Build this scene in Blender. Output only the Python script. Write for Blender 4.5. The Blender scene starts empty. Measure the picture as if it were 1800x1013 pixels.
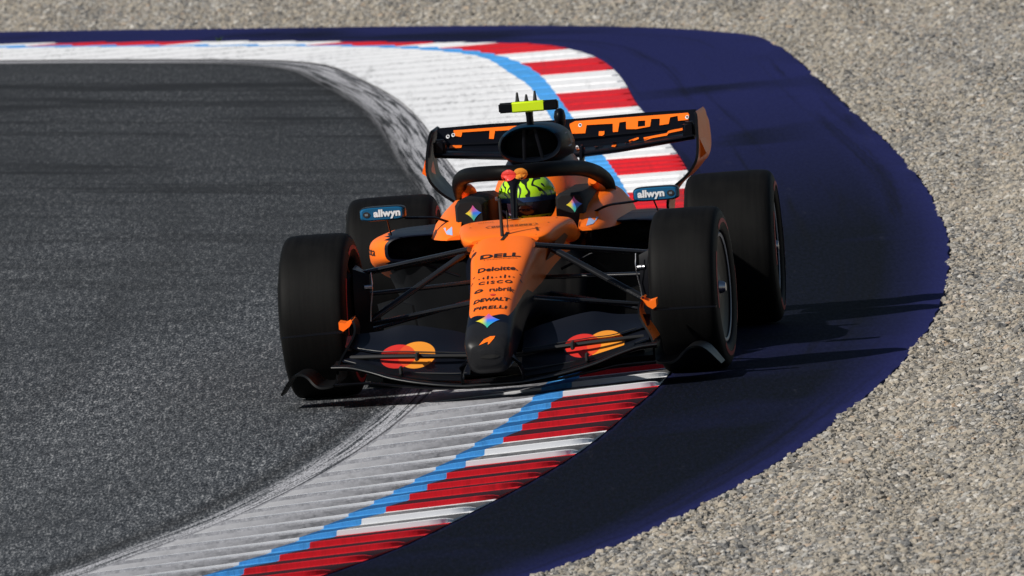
import bpy, bmesh, math, random
from mathutils import Vector, Matrix
from mathutils.bvhtree import BVHTree
random.seed(7)
R = math.radians
S = bpy.context.scene
COL = S.collection

# ------------------------------------------------------------------ camera
cam_d = bpy.data.cameras.new('camera'); cam = bpy.data.objects.new('camera', cam_d); COL.objects.link(cam)
_p, _r = R(2.95), R(4.4)
_f0 = Vector((0, math.cos(_p), -math.sin(_p))); _r0 = Vector((1, 0, 0)); _u0 = _r0.cross(_f0)
_rt = _r0*math.cos(_r) - _u0*math.sin(_r); _up = _u0*math.cos(_r) + _r0*math.sin(_r)
_f = (_f0 - (-7/40700)*_rt - (-25.5/40700)*_up).normalized()
_rt = (_rt - _f*_rt.dot(_f)).normalized(); _up = _rt.cross(_f)
_c = Vector((0, 0, .355)) - 100*_f0
cam.matrix_world = Matrix(((_rt.x, _up.x, -_f.x, _c.x), (_rt.y, _up.y, -_f.y, _c.y), (_rt.z, _up.z, -_f.z, _c.z), (0, 0, 0, 1)))
cam_d.sensor_width = 36; cam_d.lens = 40700*36/1800
cam_d.clip_start = 1; cam_d.clip_end = 2000
cam_d.dof.use_dof = True; cam_d.dof.focus_distance = 99.3; cam_d.dof.aperture_fstop = 18
S.camera = cam

# ------------------------------------------------------------------ sky, sun, exposure
SUN_EL, SUN_AZ = R(37.5), R(-31)          # from the left, on the camera's side
sun_dir = Vector((-math.cos(SUN_EL)*math.cos(SUN_AZ), math.cos(SUN_EL)*math.sin(SUN_AZ), math.sin(SUN_EL)))
W = bpy.data.worlds.new('World'); S.world = W; W.use_nodes = True
nt = W.node_tree; nt.nodes.clear()
sky = nt.nodes.new('ShaderNodeTexSky'); sky.sky_type = 'NISHITA'; sky.sun_disc = False
sky.sun_elevation = SUN_EL; sky.sun_rotation = math.atan2(sun_dir.x, sun_dir.y)
sky.dust_density = .6
bg = nt.nodes.new('ShaderNodeBackground'); bg.inputs[1].default_value = .05
wo = nt.nodes.new('ShaderNodeOutputWorld')
nt.links.new(sky.outputs[0], bg.inputs[0]); nt.links.new(bg.outputs[0], wo.inputs[0])
sd = bpy.data.lights.new('sun', 'SUN'); sd.energy = 5.0; sd.angle = R(.5); sd.color = (1, .955, .88)
so = bpy.data.objects.new('sun', sd); COL.objects.link(so)
so.rotation_euler = (-sun_dir).to_track_quat('-Z', 'Y').to_euler(); so.location = (-20, 0, 30)
vs = S.view_settings; vs.view_transform = 'Standard'; vs.look = 'None'; vs.exposure = 0; vs.gamma = 1; vs.use_curve_mapping = False

# ------------------------------------------------------------------ helpers
def tag(o, label=None, cat=None, group=None, kind=None):
    if label: o['label'] = label
    if cat: o['category'] = cat
    if group: o['group'] = group
    if kind: o['kind'] = kind
    return o
class NT:
    """small node-tree builder"""
    def __init__(s, name):
        s.m = bpy.data.materials.new(name); s.m.use_nodes = True; s.t = s.m.node_tree
        s.b = s.t.nodes['Principled BSDF']
    def n(s, typ, ins=None, **kw):
        d = s.t.nodes.new(typ)
        for k, v in kw.items(): setattr(d, k, v)
        if ins:
            for k, v in ins.items(): s.set(d.inputs[k], v)
        return d
    def set(s, sock, v):
        if isinstance(v, bpy.types.NodeSocket): s.t.links.new(v, sock)
        elif isinstance(v, bpy.types.Node): s.t.links.new(v.outputs[0], sock)
        else: sock.default_value = v
    def math(s, op, a, b=0, c=0, clamp=False):
        return s.n('ShaderNodeMath', {0: a, 1: b, 2: c}, operation=op, use_clamp=clamp).outputs[0]
    def ramp(s, fac, pts, interp='LINEAR'):
        d = s.n('ShaderNodeValToRGB', {0: fac}); cr = d.color_ramp; cr.interpolation = interp
        while len(cr.elements) < len(pts): cr.elements.new(.5)
        for e, (p, c) in zip(cr.elements, pts):
            e.position = p; e.color = (c, c, c, 1) if not hasattr(c, '__len__') else (*c[:3], 1)
        return d.outputs[0]
    def mix(s, fac, a, b, blend='MIX'):
        d = s.n('ShaderNodeMix', data_type='RGBA', blend_type=blend)
        s.set(d.inputs[0], fac)
        for i, v in ((6, a), (7, b)):
            if isinstance(v, (tuple, list)) and len(v) == 3: v = (*v, 1)
            s.set(d.inputs[i], v)
        return d.outputs[2]
    def noise(s, vec, scale, detail=3, rough=.5, dist=0):
        d = s.n('ShaderNodeTexNoise', {'Vector': vec, 'Scale': scale, 'Detail': detail, 'Roughness': rough, 'Distortion': dist})
        return d.outputs[0]
    def mapping(s, vec, scale=(1, 1, 1), loc=(0, 0, 0), rot=(0, 0, 0)):
        return s.n('ShaderNodeMapping', {'Vector': vec, 'Scale': scale, 'Location': loc, 'Rotation': rot}).outputs[0]
    def sep(s, vec):
        d = s.n('ShaderNodeSeparateXYZ', {0: vec}); return d.outputs
    def coord(s, which='Object'):
        return s.n('ShaderNodeTexCoord').outputs[which]
    def bump(s, h, strength=.3, dist=.01):
        s.set(s.b.inputs['Normal'], s.n('ShaderNodeBump', {'Height': h, 'Strength': strength, 'Distance': dist}).outputs[0])
    def out(s, col=None, rough=None, **kw):
        if col is not None: s.set(s.b.inputs['Base Color'], (*col, 1) if isinstance(col, (tuple, list)) and len(col) == 3 else col)
        if rough is not None: s.set(s.b.inputs['Roughness'], rough)
        for k, v in kw.items(): s.set(s.b.inputs[k.replace('_', ' ')], v)
        return s.m

def mesh(name, verts, faces, mats, parent=None, fm=None, smooth=True, auto=None):
    me = bpy.data.meshes.new(name); me.from_pydata([tuple(v) for v in verts], [], faces)
    for m in (mats if isinstance(mats, (list, tuple)) else [mats]): me.materials.append(m)
    if fm:
        for p, i in zip(me.polygons, fm): p.material_index = i
    bm = bmesh.new(); bm.from_mesh(me)
    bmesh.ops.recalc_face_normals(bm, faces=bm.faces); bm.to_mesh(me); bm.free()
    if smooth:
        me.polygons.foreach_set('use_smooth', [True]*len(me.polygons))
        if auto: me.set_sharp_from_angle(angle=R(auto))
    o = bpy.data.objects.new(name, me); COL.objects.link(o); o.parent = parent
    return o
def cat(xs, ys, x):
    """monotone cubic interpolation of y(x)"""
    n = len(xs)
    if x <= xs[0]: return ys[0] + (x-xs[0])*(ys[1]-ys[0])/(xs[1]-xs[0])
    if x >= xs[-1]: return ys[-1] + (x-xs[-1])*(ys[-1]-ys[-2])/(xs[-1]-xs[-2])
    i = 0
    while xs[i+1] < x: i += 1
    def d(k): return (ys[k+1]-ys[k])/(xs[k+1]-xs[k])
    def m(k):
        if k == 0: return d(0)
        if k == n-1: return d(n-2)
        a, b = d(k-1), d(k)
        return 0 if a*b <= 0 else 2*a*b/(a+b)
    h = xs[i+1]-xs[i]; t = (x-xs[i])/h
    return ((1+2*t)*(1-t)**2*ys[i] + t*(1-t)**2*h*m(i) + t*t*(3-2*t)*ys[i+1] + t*t*(t-1)*h*m(i+1))
def resample(rows, n):
    """rows: tuples whose first value grows; smooth in-between rows"""
    xs = [r[0] for r in rows]; out = []
    for k in range(n):
        x = xs[0] + (xs[-1]-xs[0])*k/(n-1)
        out.append((x,) + tuple(cat(xs, [r[j] for r in rows], x) for j in range(1, len(rows[0]))))
    return out
def loft_data(rings, close=True, caps=True):
    n = len(rings[0]); V = [p for r in rings for p in r]; F = []
    for i in range(len(rings)-1):
        for j in range(n if close else n-1):
            k = (j+1) % n
            F.append((i*n+j, i*n+k, (i+1)*n+k, (i+1)*n+j))
    if caps and close:
        F.append(tuple(range(n))[::-1]); F.append(tuple((len(rings)-1)*n+j for j in range(n)))
    return V, F
def loft(name, rings, mats, parent=None, close=True, caps=True, fmf=None, auto=40):
    V, F = loft_data(rings, close, caps)
    fm = None
    if fmf: fm = [fmf(sum((Vector(V[i]) for i in f), Vector())/len(f)) for f in F]
    return mesh(name, V, F, mats, parent, fm, True, auto)
def ring(y, zt, zb, wt, wb, e=4, n=40, cx=0):
    o = []
    for k in range(n):
        a = 2*math.pi*(k+.5)/n; c, s = math.cos(a), math.sin(a)
        xs = math.copysign(abs(c)**(2/e), c); zs = math.copysign(abs(s)**(2/e), s)
        w = wb + (wt-wb)*(zs+1)/2
        o.append((cx+w*xs, y, (zt+zb)/2 + (zt-zb)/2*zs))
    return o
def bez(pts, n):
    """catmull-rom through points"""
    P = [Vector(p) for p in pts]; P = [P[0]*2-P[1]] + P + [P[-1]*2-P[-2]]; out = []
    seg = len(P)-3
    for k in range(n):
        t = k/(n-1)*seg; i = min(int(t), seg-1); t -= i
        a, b, c, d = P[i:i+4]
        out.append(.5*((2*b) + (c-a)*t + (2*a-5*b+4*c-d)*t*t + (3*b-a-3*c+d)*t**3))
    return out
def tube_data(path, rad, n=12, up=Vector((0, 0, 1))):
    """rad: r, (ra, rb) or list of those; ra across, rb along up"""
    rings = []; L = len(path); path = [Vector(p) for p in path]
    for i, p in enumerate(path):
        t = (path[min(i+1, L-1)]-path[max(i-1, 0)]).normalized()
        a = t.cross(up)
        if a.length < 1e-4: a = t.cross(Vector((0, 1, 0)))
        a.normalize(); b = a.cross(t)
        r = rad[i] if isinstance(rad, list) else rad
        ra, rb = r if isinstance(r, tuple) else (r, r)
        rings.append([p + a*ra*math.cos(2*math.pi*k/n) + b*rb*math.sin(2*math.pi*k/n) for k in range(n)])
    return loft_data(rings)
def tube(name, path, rad, mat, parent=None, n=12, up=Vector((0, 0, 1)), auto=60):
    V, F = tube_data(path, rad, n, up); return mesh(name, V, F, mat, parent, None, True, auto)
def box_data(c, s, bev=0):
    bm = bmesh.new(); bmesh.ops.create_cube(bm, size=1)
    for v in bm.verts: v.co = Vector((v.co.x*s[0], v.co.y*s[1], v.co.z*s[2]))+Vector(c)
    if bev: bmesh.ops.bevel(bm, geom=bm.edges[:], offset=bev, segments=3, affect='EDGES')
    V = [v.co.copy() for v in bm.verts]; F = [tuple(v.index for v in f.verts) for f in bm.faces]
    bm.verts.index_update(); F = [tuple(v.index for v in f.verts) for f in bm.faces]; bm.free()
    return V, F
def box(name, c, s, mat, parent=None, bev=0):
    V, F = box_data(c, s, bev); return mesh(name, V, F, mat, parent, None, bool(bev), 40)
def lathe_data(prof, n=64, c=(0, 0, 0), closed=False):
    """profile of (x, r) turned about the x axis"""
    rings = [[(c[0]+x, c[1]+r*math.cos(2*math.pi*k/n), c[2]+r*math.sin(2*math.pi*k/n)) for k in range(n)] for x, r in prof]
    if closed: rings.append(rings[0])
    return loft_data(rings, True, False)
def lathe(name, prof, mat, parent=None, n=64, c=(0, 0, 0), auto=35):
    V, F = lathe_data(prof, n, c); return mesh(name, V, F, mat, parent, None, True, auto)
def airfoil(x, y, z, chord, ang, th=.10, camber=.08, m=9):
    """leading edge at y,z; trailing edge behind and raised by ang; returns ring"""
    up, lo = [], []
    ca, sa = math.cos(R(ang)), math.sin(R(ang))
    for k in range(m+1):
        s = .5-.5*math.cos(math.pi*k/m)
        t = 5*th*(.2969*math.sqrt(s)-.126*s-.3516*s*s+.2843*s**3-.1036*s**4)
        c = -4*camber*s*(1-s)
        for lst, zz in ((up, c+t), (lo, c-t)):
            lst.append((x, y+chord*(s*ca - zz*sa), z+chord*(s*sa + zz*ca)))
    return up + lo[-2:0:-1]
def wing(name, st, mat, parent, n=40, fmf=None, **kw):
    rows = resample(st, n); return loft(name, [airfoil(*r, **kw) for r in rows], mat, parent, fmf=fmf, auto=50)
def mirror_st(half):
    """half: stations from x=0 outward -> full span"""
    return [(-h[0],)+tuple(h[1:]) for h in half[::-1] if h[0] > 0] + list(half)
def world_bvh(objs):
    V, F = [], []
    for o in objs:
        b = len(V); V += [v.co.copy() for v in o.data.vertices]; F += [tuple(b+i for i in p.vertices) for p in o.data.polygons]
    return BVHTree.FromPolygons(V, F)
def text_tris(s, size=1, shear=0, bold=0, spacing=1.0):
    cu = bpy.data.curves.new('t', 'FONT'); cu.body = s; cu.size = size; cu.shear = shear; cu.offset = bold
    cu.align_x = 'CENTER'; cu.align_y = 'CENTER'; cu.space_character = spacing; cu.resolution_u = 3
    o = bpy.data.objects.new('t', cu); COL.objects.link(o)
    dg = bpy.context.evaluated_depsgraph_get(); me = o.evaluated_get(dg).to_mesh()
    V = [(v.co.x, v.co.y) for v in me.vertices]; F = [tuple(p.vertices) for p in me.polygons]
    o.evaluated_get(dg).to_mesh_clear(); bpy.data.objects.remove(o); bpy.data.curves.remove(cu)
    return V, F
def fit(V, w, h):
    xs = [v[0] for v in V]; ys = [v[1] for v in V]
    cx, cy = (min(xs)+max(xs))/2, (min(ys)+max(ys))/2
    sx, sy = w/(max(xs)-min(xs)), h/(max(ys)-min(ys))
    return [((v[0]-cx)*sx, (v[1]-cy)*sy) for v in V]
def poly_tris(pts, holes=()):
    """outline (2D) to refined triangles"""
    bm = bmesh.new(); es = []
    for lp in (pts, *holes):
        vs = [bm.verts.new((p[0], p[1], 0)) for p in lp]
        for i in range(len(vs)): es.append(bm.edges.new((vs[i], vs[(i+1) % len(vs)])))
    bmesh.ops.triangle_fill(bm, use_beauty=True, edges=es)
    bm.verts.index_update()
    V = [(v.co.x, v.co.y) for v in bm.verts]; F = [tuple(v.index for v in f.verts) for f in bm.faces]; bm.free()
    return V, F
def refine(V, F, cuts=2):
    bm = bmesh.new(); vs = [bm.verts.new((a, b, 0)) for a, b in V]
    for f in F:
        try: bm.faces.new([vs[i] for i in f])
        except ValueError: pass
    bmesh.ops.subdivide_edges(bm, edges=bm.edges[:], cuts=cuts, use_grid_fill=True)
    bm.verts.index_update()
    V = [(v.co.x, v.co.y) for v in bm.verts]; F = [tuple(v.index for v in f.verts) for f in bm.faces]; bm.free()
    return V, F
def decal(name, VF, org, u, v, ray, bvh, mat, parent, off=.0025, colf=None):
    """lay a flat print on a surface: cast every point along ray"""
    V, F = VF; org, u, v, ray = Vector(org), Vector(u), Vector(v), Vector(ray).normalized()
    P = []; ok = []
    for a, b in V:
        p = org + u*a + v*b
        h, nrm, _, _ = bvh.ray_cast(p - ray*1.0, ray, 3.0)
        if h is None: P.append(p); ok.append(False)
        else:
            if nrm.dot(ray) > 0: nrm = -nrm
            P.append(h + nrm*off); ok.append(True)
    F = [f for f in F if all(ok[i] for i in f)]
    if not F: return None
    me = bpy.data.meshes.new(name); me.from_pydata([tuple(p) for p in P], [], F); me.materials.append(mat)
    if colf:
        ca = me.color_attributes.new('print', 'FLOAT_COLOR', 'POINT')
        for i, (a, b) in enumerate(V): ca.data[i].color = (*colf(a, b), 1)
    o = bpy.data.objects.new(name, me); COL.objects.link(o); o.parent = parent
    return o
def ell(cx, cy, a, b, n=32, rot=0):
    return [(cx+a*math.cos(t)*math.cos(rot)-b*math.sin(t)*math.sin(rot), cy+a*math.cos(t)*math.sin(rot)+b*math.sin(t)*math.cos(rot)) for t in (2*math.pi*k/n for k in range(n))]

# ------------------------------------------------------------------ materials
def simple(name, col, rough=.5, **kw):
    return NT(name).out(col, rough, **kw)
def m_carbon(name='carbon', col=(.0035, .0037, .0043), rough=.42, spec=.12):
    t = NT(name); c = t.coord()
    n = t.noise(c, 9, 4); n2 = t.noise(c, 160, 2)
    cc = t.mix(t.math('MULTIPLY', n, .6), col, tuple(k*1.9 for k in col))
    t.set(t.b.inputs['Specular IOR Level'], spec)
    return t.out(cc, t.math('ADD', t.math('MULTIPLY', n, .22), rough-.11))
def m_orange(name='papaya_paint'):
    t = NT(name); c = t.coord(); n = t.noise(c, 5, 3)
    fk = t.ramp(t.noise(c, 70, 2, .5), [(.70, 0.0), (.76, .5)])
    return t.out(t.mix(fk, t.mix(n, (.94, .158, .010), (.98, .188, .017)), (.30, .05, .006)), t.math('ADD', t.math('MULTIPLY', n, .14), .30), Specular_IOR_Level=.16)
M = {}
M['carbon'] = m_carbon()
M['gloss'] = m_carbon('gloss_black', (.003, .0033, .005), .34, .12)
M['arm'] = m_carbon('lacquered_carbon', (.008, .0085, .010), .26, .45)
M['edge'] = m_carbon('carbon_edge_highlight', (.020, .021, .022), .32, .4)  # sunlit edge glint put into a lighter base colour
M['navy'] = m_carbon('navy_black', (.003, .004, .009), .38, .12)
M['orange'] = m_orange()
M['matte'] = simple('matte_black', (.012, .012, .013), .8)
M['void'] = simple('duct_interior', (.004, .004, .004), .9)
M['print_black'] = simple('black_print', (.016, .010, .008), .5)
M['white'] = simple('white_print', (.75, .76, .78), .45)
M['teal'] = simple('teal_blue_paint', (.006, .085, .19), .3)
M['blue_dk'] = simple('deep_blue_paint', (.006, .03, .10), .35)
M['lime'] = simple('lime_yellow_paint', (.60, .80, .012), .35)
M['red'] = simple('red_print', (.62, .035, .025), .45)
M['amber'] = simple('amber_print', (.80, .29, .03), .45)
M['metal'] = simple('bare_metal', (.5, .5, .52), .3, Metallic=1.0)
M['visor'] = simple('dark_visor', (.012, .010, .018), .09)
M['lilac'] = simple('lilac_tear_off', (.30, .24, .36), .3)
t = NT('star_print'); M['star'] = t.out(t.n('ShaderNodeVertexColor', layer_name='print').outputs[0], .45)

# ================================================================== GROUND
CA = [(-40, -13), (-30, -8.2), (-20, -4.3), (-15, -2.75), (-11.06, -1.72), (-9.67, -1.44), (-7.5, -1.055), (-4.73, -.715), (-1.91, -.465), (.07, -.345), (8, -.10), (16, -.12), (23.3, -.305), (26.03, -.374), (27.8, -.437), (29.9, -.536), (32.7, -.728), (35.1, -.93), (36.37, -1.204), (37.82, -1.89), (39.63, -2.94), (46, -7.6), (54, -17), (62, -34), (68, -60)]
CB = [(-40, -12.1), (-30, -7.4), (-20, -3.5), (-15, -1.98), (-10.6, -.993), (-8.78, -.712), (-6.78, -.445), (-4.68, -.203), (-1.71, .053), (-.2, .142), (8, .52), (13, .60), (15.65, .585), (17.87, .535), (20.64, .45), (25.33, .318), (26.8, .29), (30.1, .214), (32.1, .11), (34.48, -.023), (35.66, -.217), (36.64, -.475), (37.76, -.872), (39.68, -1.907), (41.5, -2.968), (47.8, -7.6), (55.8, -17), (63.8, -34), (69.8, -60)]
CC = [(-40, -11.97), (-30, -7.27), (-20, -3.37), (-15, -1.84), (-11.3, -.988), (-8.93, -.597), (-6.85, -.332), (-3.98, -.022), (-1.79, .171), (-.29, .266), (8, .63), (13, .675), (16.1, .645), (17.8, .62), (20.6, .56), (25.72, .425), (28.34, .366), (30.8, .304), (32.48, .235), (34.45, .079), (35.58, -.087), (36.98, -.475), (37.9, -.873), (39.88, -1.913), (41.74, -2.98), (48, -7.6), (56, -17), (64, -34), (70, -60)]
CD = [(-40, -11.55), (-30, -6.9), (-20, -3.0), (-15, -1.5), (-11.85, -.695), (-10.78, -.477), (-9.54, -.288), (-8.25, -.105), (-6.95, .071), (-5.58, .23), (-4.02, .376), (-2.42, .504), (-1.25, .605), (4, .86), (10, .99), (15, .995), (19.28, .957), (21.74, .908), (25.59, .815), (27, .781), (29.68, .745), (31.6, .698), (33.45, .611), (34.85, .47), (35.76, .338), (36.59, .033), (37.24, -.306), (38.16, -.741), (40.09, -1.708), (41.56, -2.611), (42.1, -2.987), (48.4, -7.6), (56.4, -17), (64.4, -34), (70.4, -60)]
CE = [(-40, -10.6), (-30, -6.0), (-20, -2.25), (-15, -.6), (-13.13, 0), (-11.42, .38), (-10.09, .613), (-8.36, .859), (-6.36, 1.118), (-4.2, 1.342), (-1.92, 1.553), (.1, 1.717), (2.71, 1.874), (5.52, 1.997), (8.04, 2.065), (10.73, 2.114), (13.62, 2.118), (16.41, 2.094), (20.07, 2.026), (24.03, 1.923), (29.04, 1.795), (31.93, 1.715), (34.6, 1.592), (36.71, 1.152), (38.1, .658), (39.18, .152), (42.38, -1.764), (44.38, -3.028), (50.5, -7.6), (58.5, -17), (66.5, -34), (72.5, -60)]
def curve(C):
    xs = [p[0] for p in C]; ys = [p[1] for p in C]
    # smooth slightly: average of the interpolant over a short window
    def f(y): return (cat(xs, ys, y-.35)+2*cat(xs, ys, y)+cat(xs, ys, y+.35))/4
    return f
fA, fB, fC, fD, fE = (curve(c) for c in (CA, CB, CC, CD, CE))
def frange(a, b, s):
    o = []; x = a
    while x < b: o.append(x); x += s
    return o+[b]
YS = frange(-40, -14, 1.0)[:-1] + frange(-14, 46, .2)[:-1] + frange(46, 68, 1.0)

# ---- asphalt
def m_asphalt():
    t = NT('asphalt'); c = t.coord(); uv = t.coord('UV'); u, v, _ = t.sep(uv)
    g = t.noise(t.mapping(c, (105, 8, 1)), 1, 3, .72)
    g2 = t.noise(t.mapping(c, (40, 2.2, 1), (3, 1, 0)), 1, 2, .5)
    big = t.noise(t.mapping(uv, (1.1, .10, 1)), 1, 4, .6, .4)
    x_, y_, _ = t.sep(c)
    comb = t.n('ShaderNodeCombineXYZ', {0: t.math('MULTIPLY', t.math('ADD', y_, t.math('MULTIPLY', x_, 1.75)), .95), 1: t.math('MULTIPLY', x_, .30)}).outputs[0]
    streak = t.noise(comb, 1, 4, .6, .35)
    base = t.ramp(t.math('ADD', t.math('MULTIPLY', g, .72), t.math('MULTIPLY', g2, .28)), [(.35, (.006, .007, .010)), (.45, (.034, .038, .044)), (.54, (.098, .105, .115)), (.66, (.40, .405, .41))])
    lo = t.noise(t.mapping(c, (.55, .055, 1), (1, 4, 0)), 1, 3, .5)
    base = t.mix(t.ramp(big, [(.36, .45), (.60, 0.0)]), base, (.026, .028, .031))
    base = t.mix(t.ramp(lo, [(.45, 0.0), (.75, .22)]), base, (.085, .088, .09))
    _, yy, _ = t.sep(c)
    fy = t.n('ShaderNodeMapRange', {0: yy, 1: 6.0, 2: 26.0, 3: .10, 4: 1.0}).outputs[0]
    base = t.mix(t.math('MULTIPLY', fy, t.ramp(streak, [(.38, .9), (.48, 0.0)])), base, (.010, .0105, .0115))
    base = t.mix(t.math('MULTIPLY', fy, t.ramp(streak, [(.56, .0), (.72, .35)])), base, (.075, .08, .085))
    arc = t.noise(t.mapping(uv, (2.6, .035, 1), (3, 1, 0)), 1, 3, .55, .25)
    base = t.mix(t.ramp(arc, [(.30, .28), (.44, 0.0)]), base, (.014, .0145, .016))
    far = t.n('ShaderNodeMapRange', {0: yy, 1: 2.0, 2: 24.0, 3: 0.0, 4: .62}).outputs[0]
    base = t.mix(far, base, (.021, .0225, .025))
    # pale scuffed paint beside the kerb and a rubbered line next to it
    sc = t.noise(t.mapping(uv, (40, .32, 1)), 1, 5, .68, .10)
    wid = t.n('ShaderNodeMapRange', {0: yy, 1: 6.0, 2: 19.0, 3: .17, 4: .26}).outputs[0]
    near = t.math('SUBTRACT', 1, t.math('DIVIDE', u, wid), clamp=True)
    rub = t.math('SUBTRACT', 1, t.math('DIVIDE', t.math('ABSOLUTE', t.math('SUBTRACT', u, .24)), .10), clamp=True)
    base = t.mix(t.math('MULTIPLY', rub, .55), base, (.012, .011, .010))
    pm = t.math('MULTIPLY', t.ramp(near, [(.0, 0.0), (.35, .75), (1, 1.0)]), t.ramp(sc, [(.44, 0.0), (.53, 1.0)]))
    fine = t.ramp(g, [(.35, .35), (.55, 1.0)])
    base = t.mix(t.math('MULTIPLY', pm, fine), base, (.52, .52, .55))
    gv = t.math('SUBTRACT', 1, t.math('DIVIDE', t.math('ABSOLUTE', t.math('SUBTRACT', u, .020)), .011), clamp=True)
    base = t.mix(t.math('MULTIPLY', gv, t.ramp(sc, [(.34, .3), (.5, 1.0)])), base, (.05, .05, .058))
    t.bump(g, .5, .006)
    return t.out(base, .85, Specular_IOR_Level=.12)
M['asphalt'] = m_asphalt()
offs = [0, .05, .1, .15, .2, .3, .45, .7, 1, 1.5, 2.2, 3.2, 5, 8, 14, 30, 70]
V, F, UV = [], [], []
n = len(offs)
for y in YS:
    xa = fA(y)
    for d in offs: V.append((xa-d, y, 0)); UV.append((d, y))
for i in range(len(YS)-1):
    for j in range(n-1): F.append((i*n+j, i*n+j+1, (i+1)*n+j+1, (i+1)*n+j))
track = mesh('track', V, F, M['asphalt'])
ul = track.data.uv_layers.new(name='UVMap')
for l in track.data.loops: ul.data[l.index].uv = UV[l.vertex_index]
tag(track, 'dark grey asphalt race track surface', None, None, 'structure')

# ---- kerb
def m_paint(name, col, dirt=(.05, .05, .052), amt=.5, near_grey=None):
    t = NT(name); c = t.coord(); _, y, _ = t.sep(c)
    f = t.noise(t.mapping(c, (30, 2.2, 6), (1, 2, 0)), 1, 5, .68, .3)
    s = t.noise(t.mapping(c, (2.2, .5, 1), (5, 0, 0), (0, 0, .15)), 1, 4, .6, .4)
    g = t.noise(t.mapping(c, (120, 9, 40)), 1, 2, .6)
    k = t.math('MULTIPLY', t.ramp(f, [(.44, 0.0), (.66, 1.0)]), t.ramp(s, [(.38, .12), (.66, 1.0)]))
    base = t.mix(t.math('MULTIPLY', k, amt), col, dirt)
    if near_grey:            # the stretch the cars drive over is worn to bare grey concrete
        w = t.n('ShaderNodeMapRange', {0: y, 1: 13.0, 2: 21.0, 3: 1.0, 4: 0.0}, interpolation_type='SMOOTHSTEP').outputs[0]
        gg = t.mix(t.ramp(f, [(.35, 0.0), (.7, 1.0)]), near_grey, tuple(q*.55 for q in near_grey))
        base = t.mix(t.math('MULTIPLY', w, t.ramp(g, [(.28, .72), (.6, .98)])), base, gg)
    sm = t.noise(t.mapping(c, (5.5, .14, 1), (2, 5, 0), (0, 0, -.12)), 1, 5, .65, .5)
    base = t.mix(t.math('MULTIPLY', t.ramp(sm, [(.58, 0.0), (.72, .5)]), t.ramp(g, [(.3, .5), (.6, 1.0)])), base, (.035, .035, .036))
    t.bump(g, .25, .003)
    return t.out(base, .7, Specular_IOR_Level=.2)
M['k_white'] = m_paint('kerb_white', (.78, .785, .80), (.16, .16, .165), .75, (.31, .31, .335))
M['k_tooth_white'] = m_paint('kerb_tooth_white', (.86, .865, .88), (.30, .30, .30), .30)
M['k_blue'] = m_paint('kerb_blue', (.075, .36, .80), (.03, .08, .16), .45)
M['k_red'] = m_paint('kerb_red', (.66, .012, .022), (.10, .012, .014), .40)
M['k_rib'] = simple('kerb_rib_white', (.86, .865, .885), .7, Specular_IOR_Level=.2)
def m_ledge(name, stops, gritty, amt):
    """flat of a tooth: paint under the rubber that the tyres leave on it; u runs from the track side out"""
    t = NT(name); c = t.coord(); u, _, _ = t.sep(t.coord('UV'))
    base = t.ramp(u, stops)
    f = t.noise(t.mapping(c, (26, 2.6, 8), (3, 1, 0), (0, 0, .5)), 1, 5, .72, .5)
    b = t.noise(t.mapping(c, (2.6, .9, 1), (1, 6, 0)), 1, 3, .55)
    k = t.math('MULTIPLY', t.ramp(f, [(.42, 0.0), (.60, 1.0)]), t.ramp(b, [(.35, .25), (.62, 1.0)]))
    w = t.ramp(u, [(0, .10), (.15, .35), (.30, 1.0)])
    col = t.mix(t.math('MULTIPLY', t.math('MULTIPLY', k, amt), w), base, gritty)
    t.bump(f, .3, .003)
    return t.out(col, .75, Specular_IOR_Level=.15)
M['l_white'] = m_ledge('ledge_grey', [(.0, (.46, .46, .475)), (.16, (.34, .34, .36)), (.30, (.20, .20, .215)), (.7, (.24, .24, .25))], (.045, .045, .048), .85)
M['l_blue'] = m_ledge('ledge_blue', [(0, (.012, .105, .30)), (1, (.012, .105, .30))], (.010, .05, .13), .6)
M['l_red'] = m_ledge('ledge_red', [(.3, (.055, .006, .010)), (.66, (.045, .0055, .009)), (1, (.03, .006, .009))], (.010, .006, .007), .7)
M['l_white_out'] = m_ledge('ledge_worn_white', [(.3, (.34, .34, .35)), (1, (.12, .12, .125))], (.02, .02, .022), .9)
kerb = None
# stations along the outer kerb edge, one per tooth: (y on the edge, colour)
near = [-11.455, -10.776, -10.149, -9.536, -8.915, -8.248, -7.529, -6.945, -6.273, -5.575, -4.858, -4.10, -3.268, -2.50, -1.80]
ncol = 'RRRRWWRRRRWWRRRR'
st = []
y = -11.455-.7*8
for c_ in 'RRWWWWRR'[::1]: pass
pre = ['R', 'R', 'W', 'W', 'R', 'R', 'R', 'R', 'W', 'W'][::-1]
for k in range(10): st.append((-11.455-.70*(10-k), ['W', 'W', 'R', 'R', 'R', 'R', 'W', 'W', 'R', 'R'][k]))
cn = ['R', 'R', 'R', 'W', 'W', 'R', 'R', 'R', 'R', 'W', 'W', 'R', 'R', 'R', 'R']
for yy, c_ in zip(near, cn): st.append((yy, c_))
y = -1.05; k = 0
while y < 14.2:
    st.append((y, 'WWRRRR'[k % 6])); y += .68; k += 1
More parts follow.
